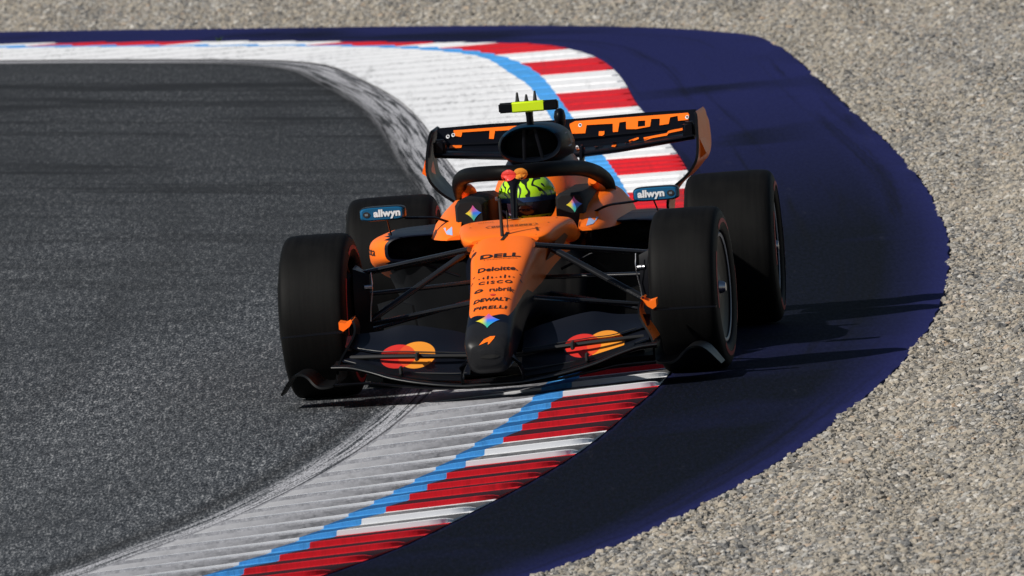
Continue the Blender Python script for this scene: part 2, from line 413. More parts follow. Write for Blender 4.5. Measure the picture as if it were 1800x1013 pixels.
# behind the car: 4 red, 3 white, 4 red ridges, then broad blocks up to the bend
seq = [(14.4, 'R'), (14.95, 'R'), (15.5, 'R'), (16.05, 'R'), (16.6, 'W'), (17.25, 'W'), (17.9, 'W'), (18.55, 'R'), (19.01, 'R'), (19.48, 'R'), (19.94, 'R'), (20.4, 'W'), (21.15, 'W'), (21.9, 'R'), (22.77, 'R'), (23.65, 'R'), (24.52, 'R'), (25.4, 'W'), (25.95, 'W'), (26.5, 'R'), (27.3, 'R'), (28.1, 'R'), (28.9, 'W'), (29.77, 'W'), (30.63, 'W'), (31.5, 'R'), (32.45, 'R'), (33.4, 'W'), (34.12, 'W'), (34.85, 'R'), (35.4, 'R'), (35.95, 'R'), (36.5, 'W'), (36.87, 'W'), (37.24, 'R'), (37.82, 'R'), (38.4, 'W'), (38.96, 'W'), (39.53, 'W'), (40.09, 'R'), (40.58, 'R'), (41.07, 'R'), (41.56, 'W'), (42.28, 'W')]
st += seq
y = 43.0; k = 0
while y < 56: st.append((y, 'RRRRWW'[k % 6])); y += .6; k += 1
def skew(y): return .66 if y < -1 else (.66*(1-(y+1)/15) if y < 14 else 0)
def hit(f, x0, y0, m):
    """point of curve f on the line through (x0, y0) that falls by m per metre to the left"""
    y = y0
    for _ in range(30):
        x = f(y); y = y0 + m*(x-x0)
    return (f(y), y)
lines = []
for y0, c_ in st:
    m = skew(y0); d = (fD(y0), y0)
    if y0 > 30: 
        # in the bend the joints turn with the kerb
        tx = fD(y0+.3)-fD(y0-.3); ty = .6; L = math.hypot(tx, ty); nx, ny = -ty/L, tx/L
        nx, ny = nx, ny*.55
        def along(f, x0=d[0], y0_=y0, nx=nx, ny=ny):
            lo_, hi_ = 0, 6
            for _ in range(40):
                mm = (lo_+hi_)/2; px, py = x0+nx*mm, y0_+ny*mm
                if px > f(py): lo_ = mm
                else: hi_ = mm
            return (x0+nx*lo_, y0_+ny*lo_)
        lines.append((along(fA), along(fB), along(fC), d))
    else:
        lines.append((hit(fA, *d, m), hit(fB, *d, m), hit(fC, *d, m), d))
KZ = .006
def zone(i0, i1, nlat, sel, z0=KZ):
    V, F = [], []
    for k in range(len(lines)-1):
        if sel and not sel(k): continue
        for q in range(3):
            rows = []
            for tt in (q/3, (q+1)/3):
                row = []
                for j in range(nlat+1):
                    a = j/nlat
                    P = []
                    for kk in (k, k+1):
                        p0, p1 = lines[kk][i0], lines[kk][i1]
                        P.append((p0[0]+(p1[0]-p0[0])*a, p0[1]+(p1[1]-p0[1])*a))
                    row.append((P[0][0]*(1-tt)+P[1][0]*tt, P[0][1]*(1-tt)+P[1][1]*tt, z0))
                rows.append(row)
            b = len(V); V += rows[0]+rows[1]; w = nlat+1
            for j in range(nlat): F.append((b+j, b+j+1, b+w+j+1, b+w+j))
    bm = bmesh.new(); vs = [bm.verts.new(v) for v in V]
    for f in F:
        try: bm.faces.new([vs[i] for i in f])
        except ValueError: pass
    bmesh.ops.remove_doubles(bm, verts=bm.verts, dist=.0005); bm.verts.index_update()
    V = [v.co.copy() for v in bm.verts]; F = [tuple(v.index for v in f.verts) for f in bm.faces]; bm.free()
    return V, F
def join_data(parts):
    V, F, FM = [], [], []
    for (v, f), m in parts:
        b = len(V); V += [tuple(p) for p in v]; F += [tuple(b+i for i in q) for q in f]; FM += [m]*len(f)
    return V, F, FM
Vk, Fk, FMk = join_data([(zone(0, 1, 4, None), 0), (zone(1, 2, 2, None), 1),
                         (zone(2, 3, 3, lambda k: st[k][1] == 'R'), 2), (zone(2, 3, 3, lambda k: st[k][1] == 'W'), 3)])
kerb = mesh('kerb', Vk, Fk, [M['k_white'], M['k_blue'], M['k_red'], M['k_tooth_white']], None, FMk, True)
tag(kerb, 'painted kerb in white, blue and red between track and run-off', None, None, 'structure')
def tooth(k):
    y0, c_ = st[k]; la, lb = lines[k], lines[k+1]
    near_ = y0 < 14; far = y0 > 21
    H = .021 if near_ else (.011 if not far else .008)
    cols = {'R': 2, 'W': 0}[c_]
    sts = [(0, t_) for t_ in (.03, .15, .3, .5, .7, .85, 1)] + [(1, t_) for t_ in (.5, 1)] + [(2, t_) for t_ in (.2, .4, .6, .8, .9, .96, 1.0)]
    def P(ln, s):
        i, t_ = s; p, q = ln[i], ln[i+1]; return Vector((p[0]+(q[0]-p[0])*t_, p[1]+(q[1]-p[1])*t_, 0))
    V, F, FM, U = [], [], [], []
    jit = random.uniform(-.1, .1)
    for j, s in enumerate(sts):
        g = (s[0]+s[1])/3
        a, b = P(la, s), P(lb, s); d = (b-a).normalized()
        h = H*cat([0, .1, .33, .6, 1], [.03, .12, .46, .92, 1.0], g)*(1+jit*.3)
        e = 1.0
        if s[0] == 2 and s[1] > .85: e = {.9: .95, .96: .78, 1.0: .35}[s[1]]
        cr = a.lerp(b, (1-e)*.16); re = a.lerp(b, .97); h *= e
        V += [cr-d*(h*1.0)+Vector((0, 0, KZ-.0015)), cr-d*.002+Vector((0, 0, KZ+h*.93)), cr+d*.012+Vector((0, 0, KZ+h)), cr.lerp(re, .5)+Vector((0, 0, KZ+h*.5)), re+Vector((0, 0, KZ-.002))]
        U += [(g, y0)]*5
    n = 5
    for j in range(len(sts)-1):
        z = sts[j+1][0]; mi = {0: 0, 1: 1, 2: cols}[z]
        for q in range(n-1):
            F.append((j*n+q, j*n+q+1, (j+1)*n+q+1, (j+1)*n+q))
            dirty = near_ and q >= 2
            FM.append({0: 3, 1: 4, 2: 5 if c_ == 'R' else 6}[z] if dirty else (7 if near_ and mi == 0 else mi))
    L = len(sts)-1
    F.append(tuple(range(n))); FM.append(0); F.append(tuple(L*n+q for q in range(n))[::-1]); FM.append(cols)
    o = mesh('tooth', V, F, [M['k_tooth_white'], M['k_blue'], M['k_red'], M['l_white'], M['l_blue'], M['l_red'], M['l_white_out'], M['k_rib']], kerb, FM, True, 25)
    ul = o.data.uv_layers.new(name='UVMap')
    for l in o.data.loops: ul.data[l.index].uv = U[l.vertex_index]
for k in range(3, len(lines)-1):
    if st[k][0] < 44: tooth(k)

# ---- purple run-off strip
def m_purple():
    t = NT('purple_runoff'); c = t.coord(); uv = t.coord('UV'); u, v, _ = t.sep(uv)
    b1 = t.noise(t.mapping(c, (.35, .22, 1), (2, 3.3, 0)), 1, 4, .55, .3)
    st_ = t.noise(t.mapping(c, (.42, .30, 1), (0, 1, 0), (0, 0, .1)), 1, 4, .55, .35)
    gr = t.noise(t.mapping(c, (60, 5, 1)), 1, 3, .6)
    # rubber and dirt, plus painted-in slope shading, darken the middle of the strip where the wheels run; both rims keep their colour
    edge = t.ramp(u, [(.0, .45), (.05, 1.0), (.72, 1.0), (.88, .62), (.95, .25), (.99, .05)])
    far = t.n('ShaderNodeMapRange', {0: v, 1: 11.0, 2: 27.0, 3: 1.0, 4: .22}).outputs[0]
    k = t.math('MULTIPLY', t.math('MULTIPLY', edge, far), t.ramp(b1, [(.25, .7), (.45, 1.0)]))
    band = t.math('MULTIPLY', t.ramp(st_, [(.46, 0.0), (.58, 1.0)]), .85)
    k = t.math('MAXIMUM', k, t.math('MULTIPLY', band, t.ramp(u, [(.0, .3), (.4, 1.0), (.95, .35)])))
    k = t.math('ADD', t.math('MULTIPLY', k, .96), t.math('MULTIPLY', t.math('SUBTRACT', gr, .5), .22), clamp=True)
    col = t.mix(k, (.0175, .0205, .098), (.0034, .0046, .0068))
    # long tyre scrub marks and paler worn patches
    scr = t.noise(t.mapping(uv, (9, .07, 1), (1, 2, 0)), 1, 5, .65, .4)
    col = t.mix(t.ramp(scr, [(.55, 0.0), (.68, .7)]), col, (.0045, .005, .007))
    agg = t.noise(t.mapping(c, (95, 8, 1), (4, 0, 0)), 1, 3, .7)
    col = t.mix(t.ramp(agg, [(.52, 0.0), (.74, .30)]), col, (.030, .032, .055))
    dust = t.math('MULTIPLY', t.ramp(t.noise(t.mapping(c, (8, .8, 1), (9, 2, 0)), 1, 5, .7), [(.64, 0.0), (.82, .35)]), 1)
    col = t.mix(dust, col, (.10, .10, .13))
    t.bump(gr, .12, .003)
    return t.out(col, t.math('ADD', .65, t.math('MULTIPLY', gr, .25)), Specular_IOR_Level=.03)
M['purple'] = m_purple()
V, F, UV = [], [], []
NJ = 14
YP = [y for y in YS if -30 <= y <= 66]
for y in YP:
    d, e = fD(y)-.02, fE(y)+.006*math.sin(y*7.3)
    for j in range(NJ+1):
        a = j/NJ; V.append((d+(e-d)*a, y, .002 if a < .999 else -.004)); UV.append((a, y))
    V.append((e+.012, y, -.02)); UV.append((1, y)); V.append((e+.014, y, -.16)); UV.append((1, y))
n = NJ+3
for i in range(len(YP)-1):
    for j in range(n-1): F.append((i*n+j, i*n+j+1, (i+1)*n+j+1, (i+1)*n+j))
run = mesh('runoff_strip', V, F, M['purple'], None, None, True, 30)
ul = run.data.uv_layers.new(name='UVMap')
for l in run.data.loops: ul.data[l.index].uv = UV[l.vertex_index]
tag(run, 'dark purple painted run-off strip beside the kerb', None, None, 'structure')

# ---- gravel
def m_bed():
    t = NT('gravel_bed'); c = t.coord()
    v = t.n('ShaderNodeTexVoronoi', {'Vector': c, 'Scale': 38.0})
    col = t.ramp(t.noise(c, 30, 3), [(.3, (.16, .145, .125)), (.7, (.34, .32, .29))])
    t.bump(v.outputs[0], 1.0, .02)
    return t.out(col, .9)
M['bed'] = m_bed()
GZ = -.014
g = 600
bed = mesh('ground', [(-g, -g, GZ-.05), (g, -g, GZ-.05), (g, g, GZ-.05), (-g, g, GZ-.05)], [(0, 1, 2, 3)], M['bed'])
tag(bed, 'pale gravel ground around the track', None, None, 'structure')
def m_stone():
    t = NT('gravel_stone'); oi = t.n('ShaderNodeObjectInfo'); r = oi.outputs['Random']
    c = t.coord()
    col = t.ramp(r, [(0, (.07, .073, .08)), (.14, (.15, .15, .15)), (.4, (.29, .26, .215)), (.65, (.39, .34, .27)), (.83, (.33, .325, .31)), (.94, (.52, .50, .465)), (.98, (.34, .235, .15)), (1, (.62, .61, .585))])
    col = t.mix(1.0, col, (.92, .92, .92), 'MULTIPLY')
    n = t.noise(c, 1.6, 4, .6)
    wp = t.noise(t.mapping(oi.outputs['Location'], (.9, .12, 1)), 1, 3, .55)
    col = t.mix(t.ramp(wp, [(.4, 0.0), (.7, .5)]), col, t.mix(.6, col, (.36, .31, .235)))
    col = t.mix(t.ramp(wp, [(.3, .4), (.48, 0.0)]), col, t.mix(.6, col, (.17, .17, .17)))
    col = t.mix(t.ramp(n, [(.35, .0), (.7, .35)]), col, t.mix(.5, col, (.25, .235, .21)))
    return t.out(col, .85)
M['stone'] = m_stone()
# the sheet the stones lie on: right of the strip and beyond the bend
V, F = [], []
ys = frange(-22, 40, .25) + [40.7+k*.6 for k in range(36)]
for y in ys:
    e0 = fE(y); e = e0 + .015 - .022*max(0, math.sin(y*1.9)*math.sin(y*.77+1)+.35*math.sin(y*5.3)); xr = max(e+.5, 4.6)
    for j in range(41):
        a = (j/40)**1.0
        x = e+(xr-e)*a
        hgt = GZ + .022*math.sin(x*2.3+y*.5)*math.sin(y*.33+1)*min(1, (x-e)*2) + .012*math.sin(x*5.1-y*.9)*min(1, (x-e)*3) + .02*min(1, (x-e)*2)*math.sin(x*9+y*.17+2*math.sin(y*.21))
        hgt = max(hgt, -.005) if x < e0+.03 else hgt
        hgt += .05*max(0, min(1, (x-e-.15)/1.2)) 
        V.append((max(x, -9), y, hgt))
for i in range(len(ys)-1):
    for j in range(40): F.append((i*41+j, i*41+j+1, (i+1)*41+j+1, (i+1)*41+j))
grav = mesh('gravel', V, F, [M['bed'], M['stone']])
tag(grav, 'loose pale gravel stones filling the run-off trap', 'gravel', None, 'stuff')
ng = bpy.data.node_groups.new('gravel_stones', 'GeometryNodeTree')
ng.interface.new_socket('Geometry', in_out='INPUT', socket_type='NodeSocketGeometry')
ng.interface.new_socket('Geometry', in_out='OUTPUT', socket_type='NodeSocketGeometry')
N = ng.nodes; Lk = ng.links.new
gi, go = N.new('NodeGroupInput'), N.new('NodeGroupOutput')
jn = N.new('GeometryNodeJoinGeometry')
for q in range(6):
    ico = N.new('GeometryNodeMeshIcoSphere'); ico.inputs['Radius'].default_value = 1; ico.inputs['Subdivisions'].default_value = 2
    sp = N.new('GeometryNodeSetPosition'); Lk(ico.outputs[0], sp.inputs['Geometry'])
    pos = N.new('GeometryNodeInputPosition')
    va = N.new('ShaderNodeVectorMath'); va.operation = 'ADD'; Lk(pos.outputs[0], va.inputs[0]); va.inputs[1].default_value = (q*7.3, q*3.1, q*1.7)
    nz = N.new('ShaderNodeTexNoise'); nz.inputs['Scale'].default_value = .95; nz.inputs['Detail'].default_value = 1.5; Lk(va.outputs[0], nz.inputs['Vector'])
    sb = N.new('ShaderNodeVectorMath'); sb.operation = 'SUBTRACT'; Lk(nz.outputs['Color'], sb.inputs[0]); sb.inputs[1].default_value = (.5, .5, .5)
    sc = N.new('ShaderNodeVectorMath'); sc.operation = 'SCALE'; Lk(sb.outputs[0], sc.inputs[0]); sc.inputs['Scale'].default_value = 2.0
    Lk(sc.outputs[0], sp.inputs['Offset'])
    tr = N.new('GeometryNodeTransform'); Lk(sp.outputs[0], tr.inputs['Geometry']); tr.inputs['Scale'].default_value = [(1, .75, .6), (1.1, .9, .55), (.8, .8, .75), (1.2, .7, .7), (.9, .9, .5), (1, .85, .8)][q]
    smt = N.new('GeometryNodeSetMaterial'); Lk(tr.outputs[0], smt.inputs[0]); smt.inputs['Material'].default_value = M['stone']
    gti = N.new('GeometryNodeGeometryToInstance'); Lk(smt.outputs[0], gti.inputs[0]); Lk(gti.outputs[0], jn.inputs[0])
outj = N.new('GeometryNodeJoinGeometry')
for dens, smin, smax, seed in ((1300, .0055, .0115, 1), (420, .010, .019, 2), (45, .018, .028, 3)):
    dp = N.new('GeometryNodeDistributePointsOnFaces'); dp.inputs['Density'].default_value = dens; dp.inputs['Seed'].default_value = seed
    Lk(gi.outputs[0], dp.inputs['Mesh'])
    ip = N.new('GeometryNodeInstanceOnPoints'); ip.inputs['Pick Instance'].default_value = True
    Lk(dp.outputs['Points'], ip.inputs['Points']); Lk(jn.outputs[0], ip.inputs['Instance'])
    ri = N.new('FunctionNodeRandomValue'); ri.data_type = 'INT'; ri.inputs['Min'].default_value = 0 if False else 0
    for s_ in ri.inputs:
        if s_.type == 'INT' and s_.name == 'Max': s_.default_value = 5
    for s_ in ri.outputs:
        if s_.type == 'INT': Lk(s_, ip.inputs['Instance Index'])
    rr = N.new('FunctionNodeRandomValue'); rr.data_type = 'FLOAT_VECTOR'
    rr.inputs[0].default_value = (-.5, -.5, 0); rr.inputs[1].default_value = (.5, .5, 6.28)
    Lk(rr.outputs[0], ip.inputs['Rotation'])
    rs = N.new('FunctionNodeRandomValue'); rs.data_type = 'FLOAT'
    rs.inputs[2].default_value = smin; rs.inputs[3].default_value = smax
    Lk(rs.outputs[1], ip.inputs['Scale'])
    Lk(ip.outputs[0], outj.inputs[0])
Lk(gi.outputs[0], outj.inputs[0]); Lk(outj.outputs[0], go.inputs[0])
md = grav.modifiers.new('stones', 'NODES'); md.node_group = ng

# ================================================================== RACING CAR
car = bpy.data.objects.new('racing_car', None); COL.objects.link(car)
car.rotation_euler = (0, 0, -R(4.6)); car.location = (0, 0, .002)
tag(car, 'papaya orange and black open-wheel racing car cornering over the striped kerb', 'racing car')

def m_body():
    """orange upper body, black lower flanks and nose tip"""
    t = NT('body_paint'); c = t.coord(); x, y, z = t.sep(c)
    f = t.n('ShaderNodeMapRange', {0: y, 1: -1.3, 2: 2.7, 3: 0.0, 4: 1.0}).outputs[0]
    def q(yy): return (yy+1.3)/4.0
    zl = t.ramp(f, [(q(-1.1), .345), (q(-.85), .375), (q(-.6), .41), (q(-.42), .425), (q(-.2), .40), (q(.1), .42), (q(.7), .50), (q(1.3), .57)])
    up = t.math('GREATER_THAN', z, zl)
    ax = t.math('ABSOLUTE', x)
    wave = t.math('MULTIPLY', t.math('COSINE', t.math('MULTIPLY', ax, 48)), .010)
    fr = t.math('GREATER_THAN', y, t.math('SUBTRACT', -1.055, wave))
    k = t.math('MULTIPLY', up, fr)
    n = t.noise(c, 5, 3)
    fk = t.ramp(t.noise(c, 70, 2, .5), [(.70, 0.0), (.76, .5)])
    org = t.mix(fk, t.mix(n, (.94, .158, .010), (.98, .188, .017)), (.30, .05, .006))
    tip = t.math('GREATER_THAN', y, -1.13)
    blk = t.mix(tip, t.mix(t.noise(c, 220, 1), (.007, .007, .008), (.02, .02, .022)), (.004, .0055, .012))
    return t.out(t.mix(k, blk, org), t.math('ADD', t.math('MULTIPLY', n, .14), .30), Specular_IOR_Level=.16)
M['body'] = m_body()

secs = [(-1.300, .225, .185, .035, .030, 2.6), (-1.292, .250, .156, .080, .064, 3.0), (-1.27, .274, .136, .100, .080, 3.6), (-1.22, .298, .120, .107, .088, 4.0),
        (-1.05, .361, .122, .107, .094, 4.0), (-.85, .414, .155, .109, .099, 3.8), (-.6, .474, .21, .118, .104, 4.2), (-.3, .548, .27, .136, .112, 4.4),
        (-.10, .593, .29, .150, .118, 4.4), (.04, .622, .29, .160, .122, 4.2), (.14, .638, .28, .168, .128, 4.0), (.30, .655, .26, .178, .135, 4), (.5, .664, .24, .190, .15, 4),
        (.68, .668, .20, .205, .17, 4), (.78, .662, .18, .215, .18, 4), (.86, .60, .16, .24, .19, 4), (1.0, .56, .12, .27, .22, 4), (1.5, .55, .08, .29, .26, 4), (2.2, .55, .06, .29, .28, 4)]
rows = []
for i in range(len(secs)-1):
    m = 10
    for k in range(m):
        yy = secs[i][0] + (secs[i+1][0]-secs[i][0])*k/m
        rows.append((yy,)+tuple(cat([s[0] for s in secs], [s[j] for s in secs], yy) for j in range(1, 6)))
rows.append(secs[-1])
body = loft('body', [ring(r[0], r[1], r[2], r[3], r[4], r[5], 64) for r in rows], M['body'], car)
sur = loft('cockpit_surround', [ring(r[0], r[1], r[2], r[3], r[4], r[5], 64) for r in resample([(.10, .628, .600, .150, .140, 3), (.13, .640, .588, .180, .165, 3.4), (.18, .650, .578, .200, .180, 3.8), (.30, .664, .570, .217, .192, 4.2), (.5, .674, .562, .238, .205, 4.4), (.68, .678, .556, .254, .215, 4.4), (.80, .674, .552, .262, .225, 4.2), (.87, .640, .55, .268, .235, 4), (.95, .60, .54, .275, .24, 4)], 50)], M['orange'], car)
bb = world_bvh([body, sur])
DOWN = (0, 0, -1)
# --- nose prints
def nose_text(s, y, w, hy, x=0, shear=0, bold=.01, sp=1.0, mat='print_black', name='lettering'):
    V, F = text_tris(s, 1, shear, bold, sp); V = fit(V, w, hy)
    V, F = refine(V, F, 1)
    return decal(name, (V, F), (x, y, 0), (1, 0, 0), (0, 1, 0), DOWN, bb, M[mat], body)
nose_text('DELL', -.215, .175, .060, .000, 0, .03)
nose_text('Technologies', -.266, .15, .016, .000, 0, 0)
nose_text('Deloitte.', -.410, .172, .058, .000, 0, .02)
nose_text('CISCO', -.600, .145, .042, .000, 0, .025, 1.35)
bars = []
for i, hh in enumerate((.010, .024, .046, .024, .010, .024, .046, .024, .010)):
    xx = (i-4)*.0185
    bars.append(((xx-.0032, -hh*.3), (xx+.0032, -hh*.3), (xx+.0032, hh*.7), (xx-.0032, hh*.7)))
for b_ in bars: decal('logo_bar', poly_tris(b_), (0, -.535, 0), (1, 0, 0), (0, 1, 0), DOWN, bb, M['print_black'], body)
nose_text('rubrik', -.705, .105, .060, .034, 0, .012)
decal('logo_ring', poly_tris(ell(0, 0, .020, .024, 8), [ell(0, 0, .010, .011, 8)]), (-.066, -.705, 0), (1, 0, 0), (0, 1, 0), DOWN, bb, M['print_black'], body)
nose_text('DEWALT', -.850, .155, .048, -.002, .12, .03)
decal('small_emblem', poly_tris(ell(0, 0, .012, .013, 12)), (.0, -.785, 0), (1, 0, 0), (0, 1, 0), DOWN, bb, M['red'], body)
nose_text('PIRELLI', -.960, .142, .042, -.002, .1, .018, 1.0)
nose_text('1', .10, .034, .135, .000, .35, .06)
# outlined panel with illegible script ahead of the cockpit
V, F = poly_tris([(-.10, -.045), (.10, -.045), (.115, 0), (.10, .045), (-.10, .045), (-.115, 0)], [[(-.097, -.040), (.097, -.040), (.111, 0), (.097, .040), (-.097, .040), (-.111, 0)]])
decal('outline_panel', (V, F), (.015, .33, 0), (1, 0, 0), (0, 1, 0), DOWN, bb, M['print_black'], body)
for k in range(9):
    xx = -.080+k*.020; a = random.uniform(.006, .009)
    decal('script_mark', poly_tris(ell(0, 0, a, .026, 12), [ell(0, 0, a*.5, .014, 12)]), (.015+xx, .33, 0), (1, 0, 0), (0, 1, 0), DOWN, bb, M['print_black'], body)
for k in range(7): decal('script_mark', poly_tris(ell(0, 0, .004, .009, 8)), (-.145+k*.010, .56, 0), (1, 0, 0), (0, 1, 0), DOWN, bb, M['print_black'], body)
# seams and vents
decal('panel_seam', poly_tris([(-.19, -.0045), (.19, -.0045), (.19, .0045), (-.19, .0045)]), (0, .045, 0), (1, 0, 0), (0, 1, 0), DOWN, bb, M['print_black'], body)
V = [(.03*math.cos(a), .055*math.sin(a)) for a in [math.pi*k/12 for k in range(13)]]
decal('sensor_bulge', poly_tris(V), (.0, .60, 0), (1, 0, 0), (0, 1, 0), DOWN, bb, M['matte'], body, off=.006)
# four-pointed gradient star
def star_pts(r, ry=None, n=10):
    ry = ry or r; out = []
    for q in range(4):
        a0 = q*math.pi/2
        for k in range(n):
            a = a0 + k/n*math.pi/2
            c, s = math.cos(a), math.sin(a)
            out.append((math.copysign(abs(c)**2.6, c)*r, math.copysign(abs(s)**2.6, s)*ry))
    return out
def star_tris(r, ry=None):
    P = star_pts(r, ry); V = [(0, 0)]; F = []; n = len(P); rings = 5
    for k in range(1, rings+1): V += [(p[0]*k/rings, p[1]*k/rings) for p in P]
    for j in range(n): F.append((0, 1+j, 1+(j+1) % n))
    for k in range(rings-1):
        for j in range(n):
            a = 1+k*n; b = a+n; F.append((a+j, b+j, b+(j+1) % n, a+(j+1) % n))
    return V, F
def star_col(r, ry=None):
    ry = ry or r
    def f(a, b):
        u, v = a/r, b/ry
        w = [(max(0, u+.55)**1.5, (.03, .20, .85)), (max(0, -u-.05)**1.1*1.3, (.80, .68, .04)), (max(0, v-.08)*1.5, (.80, .06, .12)), (max(0, -v-.1)*1.3, (.05, .55, .10))]
        tt = sum(k[0] for k in w)+1e-5
        return tuple(sum(k[0]*k[1][j] for k in w)/tt for j in range(3))
    return f
decal('star_emblem', star_tris(.052, .075), (-.002, -1.115, 0), (1, 0, 0), (0, 1, 0), DOWN, bb, M['star'], body, colf=star_col(.052, .075))
# swoosh mark on the nose tip and the slot under it
sw = [(-.034, -.016), (-.012, .006), (.014, .016), (.036, .016), (.030, .006), (.012, -.012), (.004, -.016), (.006, -.004), (-.004, -.006), (-.02, -.012)]
decal('swoosh_mark', poly_tris(sw), (.0, -1.2, .262), (1, 0, 0), (0, 0, 1), (0, 1, 0), bb, M['orange'], body)
slot = ell(0, 0, .040, .0085, 20)
decal('nose_slot', poly_tris(slot), (.01, -1.2, .196), (1, 0, 0), (0, 0, 1), (0, 1, 0), bb, M['void'], body)
# side print on the flank
def side_text(s, y, z, w, h, sx, mat='print_black', parent=body, bvh=None, x0=.6):
    V, F = text_tris(s, 1, 0, .01); V = fit(V, w, h)
    return decal('lettering', (V, F), (sx*x0, y, z), (0, sx, 0), (0, 0, 1), (-sx, 0, 0), bvh or bb, M[mat], parent)
decal('flank_panel', poly_tris([(-.22, -.05), (.22, -.03), (.24, .03), (.1, .05), (-.1, .03)]), (.6, .45, .56), (0, 1, 0), (0, 0, 1), (-1, 0, 0), bb, simple('brown_print', (.16, .045, .010), .5), body)

for yy in (-.50, -1.045):
    decal('panel_seam', poly_tris([(-.15, -.003), (.15, -.003), (.15, .003), (-.15, .003)]), (0, yy, 0), (1, 0, 0), (0, 1, 0), DOWN, bb, M['print_black'], body, .0012)
for xx, yy in ((-.10, -.47), (.10, -.47), (-.105, -.53), (.105, -.53), (-.12, .075), (.12, .075), (-.17, .40), (.17, .40), (-.19, .62), (.19, .62), (-.13, -.02), (.13, -.02)):
    decal('fastener', poly_tris(ell(0, 0, .005, .007, 8)), (xx, yy, 0), (1, 0, 0), (0, 1, 0), DOWN, bb, M['print_black'], body, .0014)
# --- probes on the nose
pt = tube('pitot_probe', [(-.012, .12, .60), (-.012, .12, .80)], [(.0085, .0085), (.006, .006)], M['matte'], car, 8)
tube('probe_tip', [(-.012, .06, .79), (-.012, .15, .79)], (.004, .004), M['matte'], pt, 8)
mesh('probe_foot', *loft_data([[(-.012+.026*c_*k, .12+.05*s_*k, .612+h_) for c_, s_ in [(math.cos(a), math.sin(a)) for a in [q*math.pi/6 for q in range(12)]]] for k, h_ in ((1, 0), (.5, .012))]), M['matte'], pt)
tube('thin_antenna', [(.008, .2, .62), (.008, .2, .74)], .002, M['matte'], car, 6)

# --- cockpit: headrests, shoulders, rear bulkhead
for s in (-1, 1):
    # black padded side with star, orange outer shoulder
    pad = loft('headrest', [[(s*a, y, b) for a, b in P] for y, P in (
        (1.04, [(.165, .58), (.275, .58), (.275, .725), (.262, .745), (.185, .748), (.168, .735)]),
        (1.06, [(.155, .58), (.285, .58), (.285, .735), (.27, .757), (.175, .758), (.157, .742)]),
        (1.5, [(.15, .58), (.29, .58), (.29, .73), (.27, .752), (.18, .752), (.155, .735)]),
        (1.95, [(.15, .58), (.28, .58), (.28, .73), (.26, .750), (.18, .750), (.155, .735)]))], simple('headrest_black', (.008, .008, .009), .7, Specular_IOR_Level=.25), car)
    pb = world_bvh([pad])
    decal('star_emblem', star_tris(.036, .036), (-.205 if s < 0 else .238, .9, .700 if s < 0 else .706), (1, 0, 0), (0, 0, 1), (0, 1, 0), pb, M['star'], pad, colf=star_col(.034))
    sh = []
    for y, xo, zt, zo in ((.90, .268, .618, .602), (.95, .30, .635, .602), (1.05, .335, .668, .602), (1.2, .36, .695, .602), (1.5, .38, .715, .602), (1.9, .385, .725, .60), (2.3, .37, .72, .60), (2.7, .33, .70, .60)):
        xi = .26
        P = [(xi, .595), (xo+.05, .595), (xo+.046, zo), (xo+.03, zo+(zt-zo)*.35), (max(xi+.01, xo-.012), zo+(zt-zo)*.80), (max(xi+.006, xo-.035), zt-.006), (max(xi+.003, xo-.06), zt-.001), (xi, zt)]
        sh.append([(s*a, y, b) for a, b in P])
    sr = [sh[0]]
    so_ = loft('shoulder', sh, [M['orange'], M['navy']], car, fmf=lambda c: 0, auto=50)
    sb_ = world_bvh([so_])
    # blue and white patch low on the leading edge
    decal('blue_patch', poly_tris([(-.05, -.02), (.04, -.02), (.06, .022), (.0, .03), (-.03, .012)]), (s*.355, .7, .606), (1, 0, 0), (0, 0, 1), (0, 1, 0), sb_, M['blue_dk'], so_)
    decal('pale_patch', poly_tris([(-.028*s, -.005), (.0, .0), (.02*s, .024), (-.02*s, .028)]), (s*.32, .7, .618), (1, 0, 0), (0, 0, 1), (0, 1, 0), sb_, simple('pale_blue_print', (.35, .45, .7), .5), so_)
# engine cover with roll hoop, behind the driver
ec = [(1.80, .76, .50, .10, .25, 3), (1.95, .84, .50, .13, .25, 2.8), (2.15, .92, .48, .14, .27, 2.4), (2.5, .99, .46, .11, .30, 2.1), (2.9, .93, .42, .085, .34, 2.0), (3.3, .82, .38, .05, .27, 2.0), (3.7, .70, .34, .03, .18, 2.0), (4.0, .60, .32, .02, .10, 2)]
cover = loft('engine_cover', [ring(*r, 48) for r in resample(ec, 40)], [M['orange'], M['navy']], car, fmf=lambda c: 0 if (c.z < .80 and c.z > .55) else 1)
# air intake above the driver
def oval(y, cx, cz, w, h, n=40, e=2.35):
    o = []
    for k in range(n):
        a = 2*math.pi*k/n; c, s_ = math.cos(a), math.sin(a)
        ww = w*(1-.10*(s_ > 0)*s_)
        o.append((cx+ww*math.copysign(abs(c)**(2/e), c), y, cz+h*math.copysign(abs(s_)**(2/e), s_)))
    return o
def m_intake():
    t = NT('intake_paint'); c = t.coord(); x, y, z = t.sep(c)
    up = t.math('GREATER_THAN', z, .985)
    return t.out(t.mix(up, (.003, .0045, .008), (.003, .020, .045)), .40, Specular_IOR_Level=.05)
M['intake'] = m_intake()
cz = .942
ai = loft('air_intake', [oval(1.99, 0, cz, .112, .058), oval(1.93, 0, cz, .121, .066), oval(1.90, .0, cz, .128, .072), oval(1.895, 0, cz, .134, .078), oval(1.91, 0, cz, .140, .083), oval(2.0, 0, cz-.003, .152, .088), oval(2.2, 0, cz-.012, .162, .095), oval(2.5, 0, cz-.03, .150, .10), oval(2.9, 0, cz-.06, .10, .09)], M['intake'], car, caps=False)
mesh('duct_interior', *loft_data([oval(1.975, 0, cz, .125, .07), oval(1.98, 0, cz, .11, .06)]), M['void'], ai)
